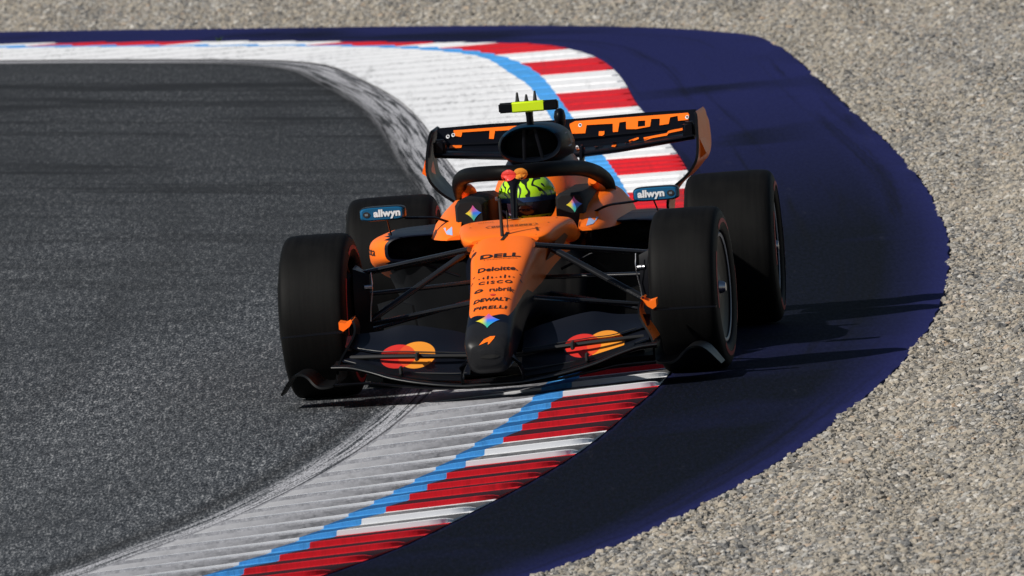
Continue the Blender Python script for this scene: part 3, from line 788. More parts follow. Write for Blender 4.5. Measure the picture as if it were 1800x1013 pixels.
for x0, x1 in ((-.028, -.034), (.020, .048)):
    tube('intake_strut', [(x0, 1.925, cz+.072), (x1, 1.925, cz-.070)], (.0035, .008), M['gloss'], ai, 8)
ab = world_bvh([ai])
for k in range(4): decal('script_mark', poly_tris([(-.004, -.022), (.004, -.022), (.004, .022), (-.004, .022)]), (.6, 2.14+k*.022, .948), (0, 1, 0), (0, 0, 1), (-1, 0, 0), ab, M['blue_dk'], ai, .005)
decal('pale_print', poly_tris([(-.06, -.03), (.05, -.03), (.05, .03), (-.06, .03)]), (.6, 2.12, .945), (0, 1, 0), (0, 0, 1), (-1, 0, 0), ab, simple('grey_blue_print', (.10, .12, .20), .5), ai)
# camera bar on its stem
tc = box('camera_bar', (0, 1.95, 1.108), (.262, .055, .044), M['gloss'], car, .006)
box('yellow_band', (-.002, 1.95, 1.108), (.150, .058, .047), M['lime'], tc, .006)
tube('stem', bez([(0, 1.99, 1.005), (0, 1.97, 1.04), (0, 1.955, 1.095)], 8), [(.024, .04), (.019, .035), (.017, .03), (.016, .03), (.016, .03), (.016, .03), (.017, .03), (.018, .03)], M['gloss'], tc, 14, Vector((0, 1, 0)))
for x, h in ((-.048, .046), (-.008, .034), (.030, .048)):
    tube('aerial_fin', [(x, 1.95, 1.122), (x, 1.955, 1.135), (x, 1.965, 1.125+h)], [(.014, .018), (.009, .014), (.0045, .007)], M['matte'], tc, 10, Vector((0, 1, 0)))
# second small camera pod further back
tube('rear_camera_pod', [(.056, 2.95, .95), (.056, 2.95, .985), (.056, 2.95, 1.01), (.056, 2.95, 1.035), (.056, 2.95, 1.046)], [(.016, .02), (.024, .05), (.027, .06), (.022, .05), (.010, .02)], M['gloss'], car, 16, Vector((0, 1, 0)))

# --- halo
halo_half = [(0, .845, .872), (.06, .865, .874), (.13, .94, .872), (.20, 1.10, .864), (.26, 1.35, .846), (.30, 1.6, .812), (.318, 1.82, .772), (.322, 1.95, .735), (.318, 2.02, .68)]
hp = bez([(-a, b, c) for a, b, c in halo_half[:0:-1]] + halo_half, 61)
def hr(p):
    e = abs(p.x)/.34; return (.032+.002*e, .034)
M['halo'] = m_carbon('halo_black', (.003, .003, .0034), .5, .06)
halo = tube('halo', hp, [hr(p) for p in hp], M['halo'], car, 18)
stem = loft('halo_stem', [[(x*w, y0+yy*d, z) for x, yy in [(math.cos(a), math.sin(a)) for a in [2*math.pi*k/16 for k in range(16)]]] for z, y0, w, d in ((.64, .70, .016, .05), (.70, .72, .015, .05), (.78, .765, .0155, .045), (.815, .80, .019, .045), (.838, .825, .032, .042), (.856, .84, .058, .035), (.872, .85, .085, .02))], M['gloss'], halo)
hb = world_bvh([halo, stem])
def disc(rx, ry): 
    V, F = [(0, 0)], []; n = 28
    for k in range(1, 4): V += ell(0, 0, rx*k/3, ry*k/3, n)
    for j in range(n): F.append((0, 1+j, 1+(j+1) % n))
    for k in range(2):
        for j in range(n): a = 1+k*n; b = a+n; F.append((a+j, b+j, b+(j+1) % n, a+(j+1) % n))
    return V, F
decal('amber_disc', disc(.031, .024), (.030, .5, .866), (1, 0, 0), (0, 0, 1), (0, 1, 0), hb, M['amber'], halo, .003)
decal('red_disc', disc(.032, .024), (-.020, .5, .862), (1, 0, 0), (0, 0, 1), (0, 1, 0), hb, M['red'], halo, .0045)
for s in (-1, 1):   # orange fairings at the rear mounts
    tube('halo_fairing', bez([(s*.278, 1.70, .775), (s*.285, 1.88, .74), (s*.285, 2.0, .70)], 8), [(.018, .018), (.030, .034), (.034, .038), (.036, .04), (.036, .04), (.036, .04), (.036, .04), (.036, .04)], M['orange'], halo, 12)

# --- side pods
for s in (-1, 1):
    def pr(y, xo, xi, zt, zb, e=3.2, n=44):
        o = []
        for k in range(n):
            a = 2*math.pi*(k+.5)/n; c, q = math.cos(a), math.sin(a)
            o.append((s*((xo+xi)/2+(xo-xi)/2*math.copysign(abs(c)**(2/e), c)), y, (zt+zb)/2+(zt-zb)/2*math.copysign(abs(q)**(2/e), q)))
        return o
    shell = [pr(1.34, .590, .31, .598, .512), pr(1.25, .600, .30, .604, .502), pr(1.225, .608, .29, .609, .496), pr(1.23, .622, .28, .614, .489), pr(1.27, .650, .27, .617, .478), pr(1.36, .690, .25, .620, .462), pr(1.5, .712, .25, .622, .44), pr(1.9, .72, .2, .62, .38), pr(2.4, .66, .15, .60, .3), pr(2.9, .50, .1, .55, .2), pr(3.4, .30, .05, .48, .15)]
    pod = loft('side_pod', shell, [M['orange'], M['navy']], car, caps=False, fmf=lambda c: 0 if (abs(c.x) > .612 and c.y > 1.235) else 1)
    mesh('duct_interior', *loft_data([pr(1.33, .595, .30, .602, .505), pr(1.335, .585, .31, .59, .515)]), M['void'], pod)
    pb = world_bvh([pod])
    if s < 0:
        V, F = text_tris('ota', 1, 0, .01); V = fit(V, .040, .030)
        decal('lettering', (V, F), (-.690, 1.0, .545), (1, 0, 0), (0, 0, 1), (0, 1, 0), pb, M['print_black'], pod)
    # undercut bodywork below the inlet
    loft('side_pod_undercut', [[(s*a, y, b) for a, b in P] for y, P in ((1.15, [(.2, .05), (.30, .05), (.31, .48), (.2, .5)]), (1.3, [(.2, .05), (.42, .05), (.56, .49), (.2, .5)]), (1.7, [(.2, .05), (.50, .05), (.66, .45), (.2, .5)]), (2.6, [(.1, .05), (.34, .05), (.5, .35), (.1, .45)]), (3.5, [(.05, .05), (.12, .05), (.15, .3), (.05, .3)]))], M['carbon'], car)

# --- floor
fo = [(.25, .0), (.33, .25), (.40, .60), (.55, .72), (1.0, .74), (1.8, .73), (2.6, .72), (2.95, .55), (3.7, .50)]
V, F = [], []
for y, x in fo:
    for s in (-1, 1):
        V += [(s*max(x, .02), y, .028), (s*max(x, .02), y, .060)]
for i in range(len(fo)-1):
    a, b = i*4, i*4+4
    F += [(a, b, b+2, a+2), (a+1, a+3, b+3, b+1), (a, a+1, b+1, b), (a+2, b+2, b+3, a+3)]
F += [(0, 2, 3, 1), tuple(len(V)-4+k for k in (0, 1, 3, 2))]
floor = mesh('car_floor', V, F, M['carbon'], car, None, True, 30)
for s in (-1, 1):
    for x, y, h, l in ((.30, .55, .20, .5), (.42, .60, .19, .5), (.52, .66, .17, .5)):
        loft('floor_fence', [[(s*(x+.05*k), y+l*k*.5-.05, .05), (s*(x+.05*k+.006), y+l*k*.5-.05, .05), (s*(x+.05*k+.022), y+l*k*.5-.02, h), (s*(x+.05*k+.016), y+l*k*.5-.02, h)] for k in (0, .5, 1)], M['carbon'], floor)
    # broad turning vane ahead of the pod, which closes the view under the suspension
    loft('turning_vane', [[(s*(a), y, b) for a, b in P] for y, P in ((.62, [(.42, .06), (.43, .06), (.47, .34), (.46, .34)]), (.8, [(.52, .06), (.53, .06), (.57, .36), (.56, .36)]), (1.1, [(.60, .06), (.61, .06), (.66, .33), (.65, .33)]))], M['carbon'], car)
box('tea_tray', (0, .42, .075), (.36, .5, .05), M['carbon'], floor, .01)
box('gearbox', (0, 3.35, .26), (.24, .8, .30), M['carbon'], car, .04)
box('rear_light', (0, 4.18, .34), (.09, .03, .12), M['matte'], car, .01)

# --- front wing
def m_flap():
    """navy black flap with the red and amber overlapping discs printed on it"""
    t = NT('flap_print'); c = t.coord(); x, y, z = t.sep(c)
    def el(cx, cz, a, b):
        dx = t.math('DIVIDE', t.math('SUBTRACT', x, cx), a); dz = t.math('DIVIDE', t.math('SUBTRACT', z, cz), b)
        return t.math('LESS_THAN', t.math('ADD', t.math('MULTIPLY', dx, dx), t.math('MULTIPLY', dz, dz)), 1.0)
    zc = lambda q: .198 if q < 0 else .188
    col = t.mix(t.noise(c, 8, 3), (.0025, .0034, .007), (.0045, .006, .011))
    for cx, kind in ((-.345, 'a'), (-.425, 'r'), (.470, 'a'), (.372, 'r')):
        if kind == 'a': col = t.mix(el(cx, zc(cx), .082, .052), col, (.80, .29, .03))
    for cx, kind in ((-.425, 'r'), (.372, 'r')):
        both = el(cx, zc(cx), .078, .046)
        am = el(-.345 if cx < 0 else .470, zc(cx), .082, .052)
        col = t.mix(both, col, t.mix(am, (.60, .030, .022), (.70, .075, .022)))
    return t.out(col, .42, Specular_IOR_Level=.3)
M['flap'] = m_flap()
half = [(0, -1.16, .070, .24, 3), (.10, -1.16, .070, .24, 3), (.2, -1.15, .078, .24, 4), (.30, -1.125, .092, .24, 6), (.43, -1.075, .118, .24, 7), (.55, -1.02, .156, .24, 6), (.64, -.99, .176, .25, 4), (.70, -.97, .178, .26, 3)]
fw = wing('front_wing', mirror_st(half), M['carbon'], car, 60, th=.10, camber=.05)
wing('lower_lip', mirror_st([(0, -1.165, .062, .10, 0), (.2, -1.155, .066, .10, 0), (.43, -1.08, .09, .10, 0), (.55, -1.03, .105, .10, 0), (.69, -.98, .105, .10, 0)]), M['gloss'], fw, 50, th=.12, camber=.03)
tube('leading_edge_highlight', [(a, b-.004, c) for a, b, c, _, _ in resample(mirror_st(half), 60)], (.004, .004), M['edge'], fw, 8)  # thin paler tube added as the sunlit highlight line of the wing
for s in (-1, 1):
    tube('flap_edge_highlight', bez([(s*.12, -.992, .116), (s*.2, -.982, .119), (s*.4, -.942, .137), (s*.55, -.902, .171), (s*.65, -.865, .20)], 20), (.0028, .0028), M['edge'], fw, 6)  # added pale lines painting the sunlit rims of the flaps
    tube('flap_edge_highlight', bez([(s*.12, -.822, .194), (s*.2, -.822, .200), (s*.4, -.802, .218), (s*.5, -.782, .223), (s*.6, -.742, .242)], 20), (.0025, .0025), M['edge'], fw, 6)
    wing('lower_flap', [(s*q[0],)+tuple(q[1:]) for q in ([(.13, -1.08, .088, .09, 12), (.3, -1.05, .104, .09, 14), (.45, -1.0, .135, .08, 16), (.6, -.95, .178, .07, 12)] if s > 0 else [(.13, -1.08, .088, .09, 12), (.3, -1.05, .104, .09, 14), (.45, -1.0, .135, .08, 16), (.6, -.95, .178, .07, 12)][::-1])], M['carbon'], fw, 24, th=.08, camber=.05)
for s in (-1, 1):
    def fl(sts): 
        return [(s*q[0],)+tuple(q[1:]) for q in (sts if s > 0 else sts[::-1])]
    wing('flap', fl([(.11, -.99, .108, .17, 18), (.2, -.98, .112, .18, 20), (.4, -.94, .130, .19, 24), (.55, -.90, .165, .17, 20), (.66, -.86, .195, .14, 16)]), M['flap'], fw, 40, th=.07, camber=.06)
    wing('flap', fl([(.11, -.82, .185, .19, 22), (.2, -.82, .192, .21, 26), (.4, -.80, .210, .22, 30), (.5, -.78, .215, .20, 26), (.6, -.74, .235, .16, 22), (.655, -.72, .25, .13, 18)]), M['flap'], fw, 40, th=.06, camber=.07)
    tube('flap_rod', bez([(s*.12, -.86, .180), (s*.3, -.87, .193), (s*.5, -.84, .203), (s*.63, -.78, .205)], 14), (.014, .010), M['matte'], fw, 8)
    for x_, z_ in ((.335, .196),): box('flap_bracket', (s*x_, -.90, z_), (.014, .08, .034), M['matte'], fw, .003)
    box('flap_bracket', (s*.40, -1.0, .148), (.012, .06, .035), M['matte'], fw, .003)
    # curved end plate: inner face dark, outer face orange at the top
    prof = [(.632, .366), (.618, .345), (.612, .315), (.620, .285), (.640, .25), (.662, .215), (.677, .18), (.682, .14), (.686, .112), (.700, .099), (.730, .094), (.760, .095), (.785, .110), (.806, .133), (.830, .148), (.858, .150), (.885, .138), (.91, .112), (.93, .085), (.948, .060)]
    prof = [(p.x, p.z) for p in bez([(a, 0, b) for a, b in prof], 44)]
    V, F, FM = [], [], []; n = len(prof)
    for j, (a, b) in enumerate(prof):
        i0, i1 = max(j-1, 0), min(j+1, n-1)
        tx, tz = prof[i1][0]-prof[i0][0], prof[i1][1]-prof[i0][1]; L = math.hypot(tx, tz)
        nx, nz = -tz/L*.0045, tx/L*.0045
        g_ = j/(n-1)
        yf = -.60-.38*min(1, g_*2.2) if g_ < .5 else -.98+.28*((g_-.5)/.5)**1.3
        yb = -.44 if g_ < .5 else -.44-.06*(g_-.5)
        for y in (yf, yf*.7+yb*.3, yb):
            V.append((s*(a+nx), y, b+nz)); V.append((s*(a-nx), y, b-nz))
    for j in range(n-1):
        for q in range(2):
            a, b = j*6+q*2, (j+1)*6+q*2
            ztop = prof[j][1] > .19 and j < n*.5
            F.append((a, b, b+2, a+2)); FM.append(1 if ztop and q >= 0 else 0)
            F.append((a+1, a+3, b+3, b+1)); FM.append(0)
        F.append((j*6, j*6+1, (j+1)*6+1, (j+1)*6)); FM.append(0)
        F.append((j*6+4, (j+1)*6+4, (j+1)*6+5, j*6+5)); FM.append(0)
    F += [(0, 2, 4, 5, 3, 1), tuple((n-1)*6+k for k in (0, 1, 3, 5, 4, 2))]; FM += [1, 0]
    ep = mesh('end_plate', V, F, [M['carbon'], M['orange']], fw, FM, True, 40)
    # orange top lip and the thin fin in front of the tyre
    loft('top_lip', [[(s*a, y, b) for a, b in P] for y, P in ((-.62, [(.62, .362), (.655, .345), (.685, .352), (.685, .322), (.668, .312), (.64, .330)]), (-.50, [(.62, .366), (.655, .349), (.685, .356), (.685, .326), (.668, .316), (.64, .334)]))], M['orange'], fw, auto=20)
    wing('tyre_fin', fl([(.672, -.62, .306, .10, 3), (.8, -.61, .303, .09, 3), (.938, -.59, .300, .06, 3)]), M['gloss'], fw, 10, th=.06, camber=.02)
    # nose pylons
    tube('wing_pylon', bez([(s*.088, -1.20, .18), (s*.108, -1.15, .165), (s*.128, -1.12, .12), (s*.130, -1.10, .075)], 10), (.006, .05), M['gloss'], fw, 10, Vector((0, 1, 0)))

# --- suspension, both ends
def arm(a, b, w=.030, h=.010, name='suspension_arm', mat='arm'):
    a, b = Vector(a), Vector(b)
    return tube(name, [a.lerp(b, k/6) for k in range(7)], (w, h), M[mat], car, 12)
for s in (-1, 1):
    arm((s*.140, -.12, .600), (s*.62, .0, .525), .034, .012)
    arm((s*.20, .42, .560), (s*.62, .03, .520), .028, .010)
    arm((s*.19, .18, .565), (s*.63, .02, .300), .022, .014, 'push_rod')
    arm((s*.110, -.12, .375), (s*.64, .0, .295), .034, .011)
    arm((s*.14, .45, .36), (s*.64, .03, .270), .028, .010)
    arm((s*.14, .28, .438), (s*.62, .14, .425), .020, .010, 'track_rod')
    tube('brake_hose', bez([(s*.22, .26, .468), (s*.30, .27, .500), (s*.38, .26, .530), (s*.5, .2, .52)], 10), .006, M['gloss'], car, 8)
    # rear
    for a, b in (((.10, 3.2, .42), (.60, 3.40, .48)), ((.10, 3.6, .42), (.60, 3.42, .48)), ((.10, 3.1, .22), (.60, 3.4, .24)), ((.10, 3.6, .2), (.60, 3.42, .24))):
        arm((s*a[0], a[1], a[2]), (s*b[0], b[1], b[2]), .028, .010)

# --- wheels
def m_tyre():
    t = NT('tyre_rubber'); c = t.coord(); x, y, z = t.sep(c)
    n = t.noise(t.mapping(c, (60, 3, 3)), 1, 4, .6); n2 = t.noise(c, 7, 3); n3 = t.noise(t.mapping(c, (90, 90, 90)), 1, 2)
    col = t.mix(t.ramp(n, [(.3, 0.0), (.75, 1.0)]), (.003, .003, .0032), (.006, .006, .006))
    col = t.mix(t.ramp(n2, [(.5, 0.0), (.75, .4)]), col, (.0085, .0084, .0082))
    t.bump(n3, .12, .002)
    return t.out(col, t.math('ADD', .52, t.math('MULTIPLY', n2, .22)), Specular_IOR_Level=.09)
M['tyre'] = m_tyre()
M['sidewall'] = simple('tyre_sidewall', (.006, .006, .006), .62, Specular_IOR_Level=.15)
M['rim'] = simple('rim_dark', (.004, .005, .008), .45, Specular_IOR_Level=.25)
M['rimring'] = simple('rim_blue_reflection', (.05, .08, .15), .35, Metallic=.6)  # blue reflection on the rim put into the ring's colour
M['tyre_red'] = simple('tyre_red_print', (.34, .012, .014), .6)
def wheel(x, y, r, w, out, steer):
    """out: +1/-1 outer side"""
    h = w/2
    rr = .236
    p = [(-h*.70, rr), (-h*.93, rr+.010), (-h*1.0, rr+.035), (-h*1.01, r-.075), (-h*.985, r-.045), (-h*.93, r-.020), (-h*.84, r-.0065), (-h*.6, r-.001), (0, r)]
    P = resample([(float(i),)+q for i, q in enumerate(p)], 33)
    P = [(q[1], q[2]) for q in P]; P = P + [(-a, b) for a, b in P[-2::-1]]
    hub = lathe('wheel', [(-h*.72, rr-.004), (-h*.72, rr-.03), (-h*.5, rr-.036), (h*.5, rr-.036), (h*.72, rr-.03), (h*.72, rr-.004)], M['rim'], car, 64)
    hub.location = (x, y, r); hub.rotation_euler = (0, 0, steer)
    V, F = lathe_data(P, 96)
    fm = []
    for f in F:
        xm = sum(V[i][0] for i in f)/4; fm.append(0 if abs(xm) < h*.94 else 1)
    mesh('tyre', V, F, [M['tyre'], M['sidewall']], hub, fm, True, None)
    so = out
    # wheel cover: shallow dish with ring and nut
    cv = lathe('wheel_cover', [(so*h*.80, .008), (so*h*.80, .05), (so*h*.74, .075), (so*h*.70, .13), (so*h*.76, .19), (so*h*.86, .222), (so*h*.88, rr+.004), (so*h*.74, rr+.004)], M['rim'], hub, 64)
    lathe('rim_ring', [(so*h*.885, rr-.016), (so*h*.905, rr-.010), (so*h*.905, rr-.002), (so*h*.88, rr+.003)], M['rimring'], hub, 64)
    lathe('wheel_nut', [(so*h*.80, .0), (so*h*.98, .0005), (so*h*.98, .018), (so*h*.92, .024), (so*h*.78, .030)], M['metal'], hub, 24)
    lathe('brake_drum', [(-so*h*.95, .002), (-so*h*.97, .10), (-so*h*.95, .17), (-so*h*.6, .19)], M['carbon'], hub, 40)
    # red broken band printed on both side walls
    for sd_ in (-1, 1):
        for (a0, a1) in ((20, 80), (110, 160), (200, 260), (290, 340)):
            m = 14; Vb, Fb = [], []
            for k in range(m+1):
                a = R(a0+(a1-a0)*k/m+35)
                for rad, xo in ((r-.074, 1.0105), (r-.056, .9995)):
                    Vb.append((sd_*(h*xo+.0012), rad*math.cos(a), rad*math.sin(a)))
            for k in range(m): Fb.append((2*k, 2*k+1, 2*k+3, 2*k+2))
            mesh('tyre_band', Vb, Fb, M['tyre_red'], hub)
    return hub
for s in (-1, 1):
    wheel(s*.802, 0, .354, .296, s, -R(4.0))
    wheel(s*.758, 3.4, .345, .400, s, 0)
    # brake duct on the inner side of the front wheel
    dk = loft('brake_duct', [[(s*(.585+.03*(yy > 0)), yy, zz) for yy, zz in [(-.09+.0*k, .40), (-.06, .52), (.08, .53), (.12, .40), (.08, .25), (-.06, .25)]] for k in (0, 1)][:1] + [[(s*.655, yy, zz) for yy, zz in [(-.12, .40), (-.08, .55), (.10, .56), (.15, .40), (.10, .22), (-.08, .22)]]], M['gloss'], car)
    tube('duct_clip', [(s*.578, -.075, .468), (s*.61, -.085, .468)], (.010, .010), M['metal'], dk, 8)
    tube('duct_cable', bez([(s*.575, -.10, .53), (s*.572, -.11, .46), (s*.585, -.10, .38), (s*.59, -.10, .32)], 10), .0032, M['metal'], dk, 6)

# --- mirrors
for s in (-1, 1):
    mi = loft('wing_mirror', [[(s*(.600+a*w), y, .728+b*h) for a, b in [(math.copysign(abs(math.cos(q))**.4, math.cos(q)), math.copysign(abs(math.sin(q))**.4, math.sin(q))) for q in [2*math.pi*(k+.5)/28 for k in range(28)]]] for y, w, h in ((.985, .088, .024), (.992, .096, .0285), (1.01, .100, .031), (1.07, .100, .032), (1.09, .096, .030))], [M['teal'], M['gloss']], car, fmf=lambda c: 0 if c.y < 1.0 else 1)
    mb = world_bvh([mi])
    V, F = text_tris('allwyn', 1, 0, .045); V = fit(V, .118, .042)
    decal('lettering', (V, F), (s*.600+(.022 if s < 0 else -.020), .9, .727), (1, 0, 0), (0, 0, 1), (0, 1, 0), mb, M['white'], mi)
    decal('mark_panel', poly_tris(ell(0, 0, .016, .013, 10)), (s*.600+(-.068 if s < 0 else .066), .9, .728), (1, 0, 0), (0, 0, 1), (0, 1, 0), mb, M['print_black'], mi)
    decal('mark_glyph', poly_tris([(-.007, -.005), (.007, -.005), (.007, .005), (-.007, .005)]), (s*.600+(-.068 if s < 0 else .066), .9, .728), (1, 0, 0), (0, 0, 1), (0, 1, 0), mb, simple('grey_mark', (.13, .16, .19), .5), mi, .004)
    box('orange_edge', (s*.507, 1.03, .728), (.010, .05, .042), M['orange'], mi, .002)
    tube('mirror_stalk', bez([(s*.51, 1.06, .700), (s*.45, 1.08, .695), (s*.38, 1.1, .688), (s*.31, 1.12, .660)], 10), (.016, .0055), M['gloss'], mi, 8)
    tube('mirror_stay', [(s*.585, 1.05, .70), (s*.592, 1.28, .62)], (.004, .004), M['gloss'], mi, 8)

# --- rear wing
rw = wing('rear_wing', mirror_st([(0, 3.78, .795, .24, 9), (.2, 3.78, .803, .24, 9), (.4, 3.78, .822, .23, 8), (.585, 3.78, .842, .22, 6)]), M['gloss'], car, 40, th=.11, camber=.07)
uf = wing('upper_flap', mirror_st([(0, 3.95, .862, .15, 34), (.3, 3.95, .866, .15, 34), (.585, 3.95, .874, .14, 32)]), M['gloss'], rw, 30, th=.09, camber=.04)
mf = wing('middle_flap', mirror_st([(0, 3.90, .822, .12, 24), (.3, 3.90, .832, .11, 22), (.585, 3.90, .858, .09, 18)]), M['gloss'], rw, 30, th=.09, camber=.04)
wb_ = world_bvh([uf, mf, rw])
org = M['orange']
def wprint(pts, holes=(), mat=None, name='wing_print', off=.004, dz=0):
    # the outline is read on the upright front of the wing; lay it back along +y
    V, F = poly_tris(pts, holes)
    V, F = refine(V, F, 2)
    decal(name, (V, F), (0, 3.4, dz), (1, 0, 0), (0, 0, 1), (0, 1, -.0), wb_, mat or org, rw, off)
wprint([(.014, .922), (.038, .932), (.548, .933), (.554, .924), (.551, .903), (.505, .902), (.502, .923), (.468, .919), (.463, .892), (.422, .889), (.422, .917), (.383, .918), (.379, .887), (.316, .88), (.271, .883), (.269, .915), (.239, .913), (.234, .875), (.211, .875), (.209, .91), (.091, .912), (.086, .878), (.027, .88), (.014, .913)], [[(.323, .914), (.356, .913), (.356, .890), (.323, .889)]])
for q in ([(.148, .882), (.173, .881), (.172, .863), (.147, .865)], [(.208, .831), (.228, .832), (.227, .813), (.207, .814)], [(.128, .824), (.164, .823), (.161, .817), (.127, .818)], [(.048, .822), (.084, .822), (.083, .809), (.047, .809)], [(.267, .83), (.327, .845), (.329, .838), (.271, .823)], [(.35, .842), (.456, .854), (.461, .862), (.539, .874), (.543, .863), (.465, .853), (.457, .845), (.354, .835)]):
    wprint(q)
wprint([(-.512, .931), (-.331, .931), (-.10, .931), (-.05, .925), (-.05, .913), (-.284, .915), (-.287, .915), (-.323, .916), (-.327, .883), (-.348, .885), (-.347, .919), (-.471, .920), (-.474, .901), (-.502, .907)])
wprint([(-.524, .869), (-.471, .865), (-.472, .855), (-.525, .858)])
for q in ((.061, .912), (.545, .913), (.543, .875), (.05, .819), (-.511, .91), (-.535, .905)):
    wprint(ell(q[0], q[1], .008, .008, 14), (), M['white'], 'rivet', .006)
    wprint(ell(q[0], q[1], .004, .004, 10), (), M['print_black'], 'rivet_core', .008)
for s in (-1, 1):
    prof = [(.592, .945), (.600, .93), (.606, .88), (.610, .82), (.608, .77), (.598, .735), (.575, .70), (.54, .665), (.50, .635), (.47, .60), (.455, .56), (.45, .50)]
    prof = [(p.x, p.z) for p in bez([(a, 0, b) for a, b in prof], 30)]
    V, F, FM = [], [], []; n = len(prof)
    for j, (a, b) in enumerate(prof):
        i0, i1 = max(j-1, 0), min(j+1, n-1)
        tx, tz = prof[i1][0]-prof[i0][0], prof[i1][1]-prof[i0][1]; L = math.hypot(tx, tz)
        nx, nz = -tz/L*.006, tx/L*.006
        yf = cat([.5, .62, .75, .86, .95], [3.70, 3.62, 3.60, 3.70, 3.86], b); yb = cat([.5, .65, .75, .9, .95], [3.95, 4.15, 4.28, 4.30, 4.28], b)
        bul = .022 if .72 < b < .9 else .010
        for k_, y in enumerate((yf, yf*.6+yb*.4, yb)):
            ex = (0, bul*.15, bul*.45)[k_]
            V.append((s*(a-nx+ex), y, b-nz)); V.append((s*(a+nx+ex), y, b+nz))
    for j in range(n-1):
        for q in range(2):
            a, b = j*6+q*2, (j+1)*6+q*2
            F.append((a, b, b+2, a+2)); FM.append(0)
            F.append((a+1, a+3, b+3, b+1)); FM.append(1)
        F.append((j*6, j*6+1, (j+1)*6+1, (j+1)*6)); FM.append(0)
        F.append((j*6+4, (j+1)*6+4, (j+1)*6+5, j*6+5)); FM.append(1)
    F += [(0, 2, 4, 5, 3, 1), tuple((n-1)*6+k for k in (0, 1, 3, 5, 4, 2))]; FM += [0, 1]
    mesh('rear_end_plate', V, F, [M['carbon'], M['orange']], rw, FM, True, 40)
    loft('end_plate_vane', [[(s*.612, 3.70, .83), (s*.618, 3.70, .83), (s*.640, 3.72, .765), (s*.600, 3.72, .735)], [(s*.612, 4.0, .83), (s*.618, 4.0, .83), (s*.640, 4.0, .765), (s*.600, 4.0, .735)]], M['orange'], rw, auto=20)
    box('wing_actuator', (s*.562, 3.86, .868), (.055, .10, .075), M['gloss'], rw, .012)
tube('wing_pylon', bez([(0.02, 3.62, .50), (.02, 3.72, .66), (.02, 3.82, .77), (.02, 3.88, .80)], 10), (.012, .05), M['gloss'], rw, 10, Vector((0, 1, 0)))
tube('wing_pylon', bez([(.075, 3.60, .52), (.075, 3.7, .66), (.075, 3.8, .78), (.075, 3.86, .80)], 10), (.012, .04), M['gloss'], rw, 10, Vector((0, 1, 0)))

# ================================================================== DRIVER
drv = bpy.data.objects.new('person', None)
COL.objects.link(drv); drv.matrix_world = car.matrix_world.copy()
drv.rotation_euler = car.rotation_euler; drv.location = car.location
tag(drv, 'driver in lime green patterned helmet sitting in the orange racing car', 'person')
# torso, arms and legs: one skin grown over a reclining skeleton
joints = {'pel': (0, 1.62, .22, .15, .12), 'spi': (0, 1.66, .38, .14, .11), 'che': (0, 1.58, .52, .155, .11), 'nek': (0, 1.50, .61, .06, .06), 'hed': (0, 1.44, .70, .065, .07),
          'sl': (-.16, 1.55, .545, .06, .06), 'el': (-.20, 1.33, .42, .045, .045), 'hl': (-.11, 1.08, .48, .04, .04),
          'sr': (.16, 1.55, .545, .06, .06), 'er': (.20, 1.33, .42, .045, .045), 'hr': (.11, 1.08, .48, .04, .04),
          'kl': (-.11, 1.05, .36, .07, .07), 'fl': (-.09, .58, .26, .045, .045), 'kr': (.11, 1.05, .36, .07, .07), 'fr': (.09, .58, .26, .045, .045)}
names = list(joints); edges = [('pel', 'spi'), ('spi', 'che'), ('che', 'nek'), ('nek', 'hed'), ('che', 'sl'), ('sl', 'el'), ('el', 'hl'), ('che', 'sr'), ('sr', 'er'), ('er', 'hr'), ('pel', 'kl'), ('kl', 'fl'), ('pel', 'kr'), ('kr', 'fr')]
me = bpy.data.meshes.new('race_suit'); me.from_pydata([joints[k][:3] for k in names], [(names.index(a), names.index(b)) for a, b in edges], [])
suit = bpy.data.objects.new('race_suit', me); COL.objects.link(suit); suit.parent = drv
md = suit.modifiers.new('skin', 'SKIN'); sv = me.skin_vertices[0].data
for i, k in enumerate(names): sv[i].radius = joints[k][3:5]; sv[i].use_root = (k == 'pel')
suit.modifiers.new('sub', 'SUBSURF').levels = 2; suit.modifiers['sub'].render_levels = 2
me.materials.append(M['orange'])
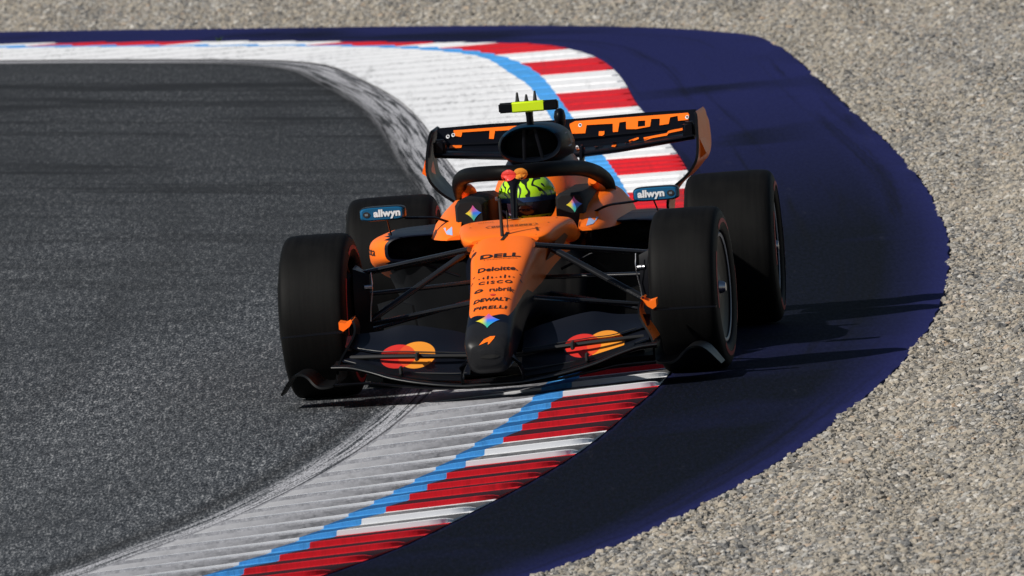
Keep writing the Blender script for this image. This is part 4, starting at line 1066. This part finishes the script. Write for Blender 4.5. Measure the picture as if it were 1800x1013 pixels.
# helmet
def m_helmet():
    t = NT('helmet_pattern'); c = t.coord(); x, y, z = t.sep(c)
    w = t.n('ShaderNodeTexWave', {'Vector': t.mapping(c, (1, 1, 1), (.1, .2, .0), (.3, .2, .5)), 'Scale': 9.0, 'Distortion': 11.0, 'Detail': 1.0, 'Detail Scale': 1.6}, wave_type='BANDS').outputs['Fac']
    k = t.ramp(w, [(.70, 1.0), (.74, 0.0)])
    col = t.mix(k, (.012, .016, .012), t.mix(t.noise(c, 9, 2), (.30, .72, .012), (.52, .82, .016)))
    return t.out(col, .25, Coat_Weight=.4, Coat_Roughness=.1)
M['helmet'] = m_helmet()
HC = Vector((.008, 1.38, .727))
def shell(a0, a1, z0, z1, k, name, mat, par, nu=40, nv=24, chin=True):
    """helmet surface patch; azimuth 0 faces forward (-y), z in -1..1"""
    V, F = [], []
    for j in range(nv+1):
        zz = z0+(z1-z0)*j/nv; rr = math.sqrt(max(0, 1-abs(zz)**2.4))
        for i in range(nu+1):
            a = R(a0+(a1-a0)*i/nu)
            fx, fy = math.sin(a), -math.cos(a)
            ch = 1+(.10*max(0, -zz)*max(0, math.cos(a)) if chin else 0)
            V.append((HC.x+k*.128*rr*fx, HC.y+k*.152*rr*fy*ch, HC.z+k*.122*zz))
    for j in range(nv):
        for i in range(nu): a = j*(nu+1)+i; F.append((a, a+1, a+nu+2, a+nu+1))
    return mesh(name, V, F, mat, par)
hel = shell(-180, 180, -.93, 1, 1.0, 'helmet', M['helmet'], drv, 64, 32)
shell(-78, 78, -.52, -.02, 1.012, 'visor', M['visor'], hel)
shell(-80, 80, -.04, .13, 1.018, 'visor_strip', M['blue_dk'], hel, 40, 4)
shell(-38, -20, -.48, -.06, 1.018, 'tear_off', M['lilac'], hel, 8, 8)
shell(-26, -19, .0, .11, 1.024, 'round_mark', M['teal'], hel, 6, 6)
shell(-4, 34, -.70, -.54, 1.02, 'chin_stripe', M['lime'], hel, 16, 6)
shell(-34, -10, -.76, -.56, 1.02, 'chin_stripe', M['lime'], hel, 12, 6)
shell(-12, 8, -.86, -.74, 1.02, 'chin_vent', M['matte'], hel, 12, 4)
box('white_tab', (-.122, 1.32, .742), (.012, .02, .016), M['white'], hel, .002)
sw = tube('steering_wheel', [(.13*math.cos(2*math.pi*k/24), 1.02, .50+.085*math.sin(2*math.pi*k/24)) for k in range(25)], .013, M['matte'], car, 8)
box('wheel_display', (0, 1.015, .50), (.17, .03, .09), M['matte'], sw, .01)

# ---- weed on the far kerb edge
wd = bpy.data.objects.new('weed_tuft', None); COL.objects.link(wd); wd.location = (-1.62, 40.0, .0)
tag(wd, 'tiny green weed tuft growing at the far kerb edge', 'weed')
M['leaf'] = simple('weed_leaf', (.05, .11, .02), .6)
for k in range(14):
    a = random.uniform(0, 6.28); l = random.uniform(.015, .04); d = random.uniform(.01, .035)
    mesh('leaf', [(.012*math.cos(a+1.5), .012*math.sin(a+1.5), 0), (-.012*math.cos(a+1.5), -.012*math.sin(a+1.5), 0), (d*math.cos(a), d*math.sin(a), l)], [(0, 1, 2)], M['leaf'], wd)
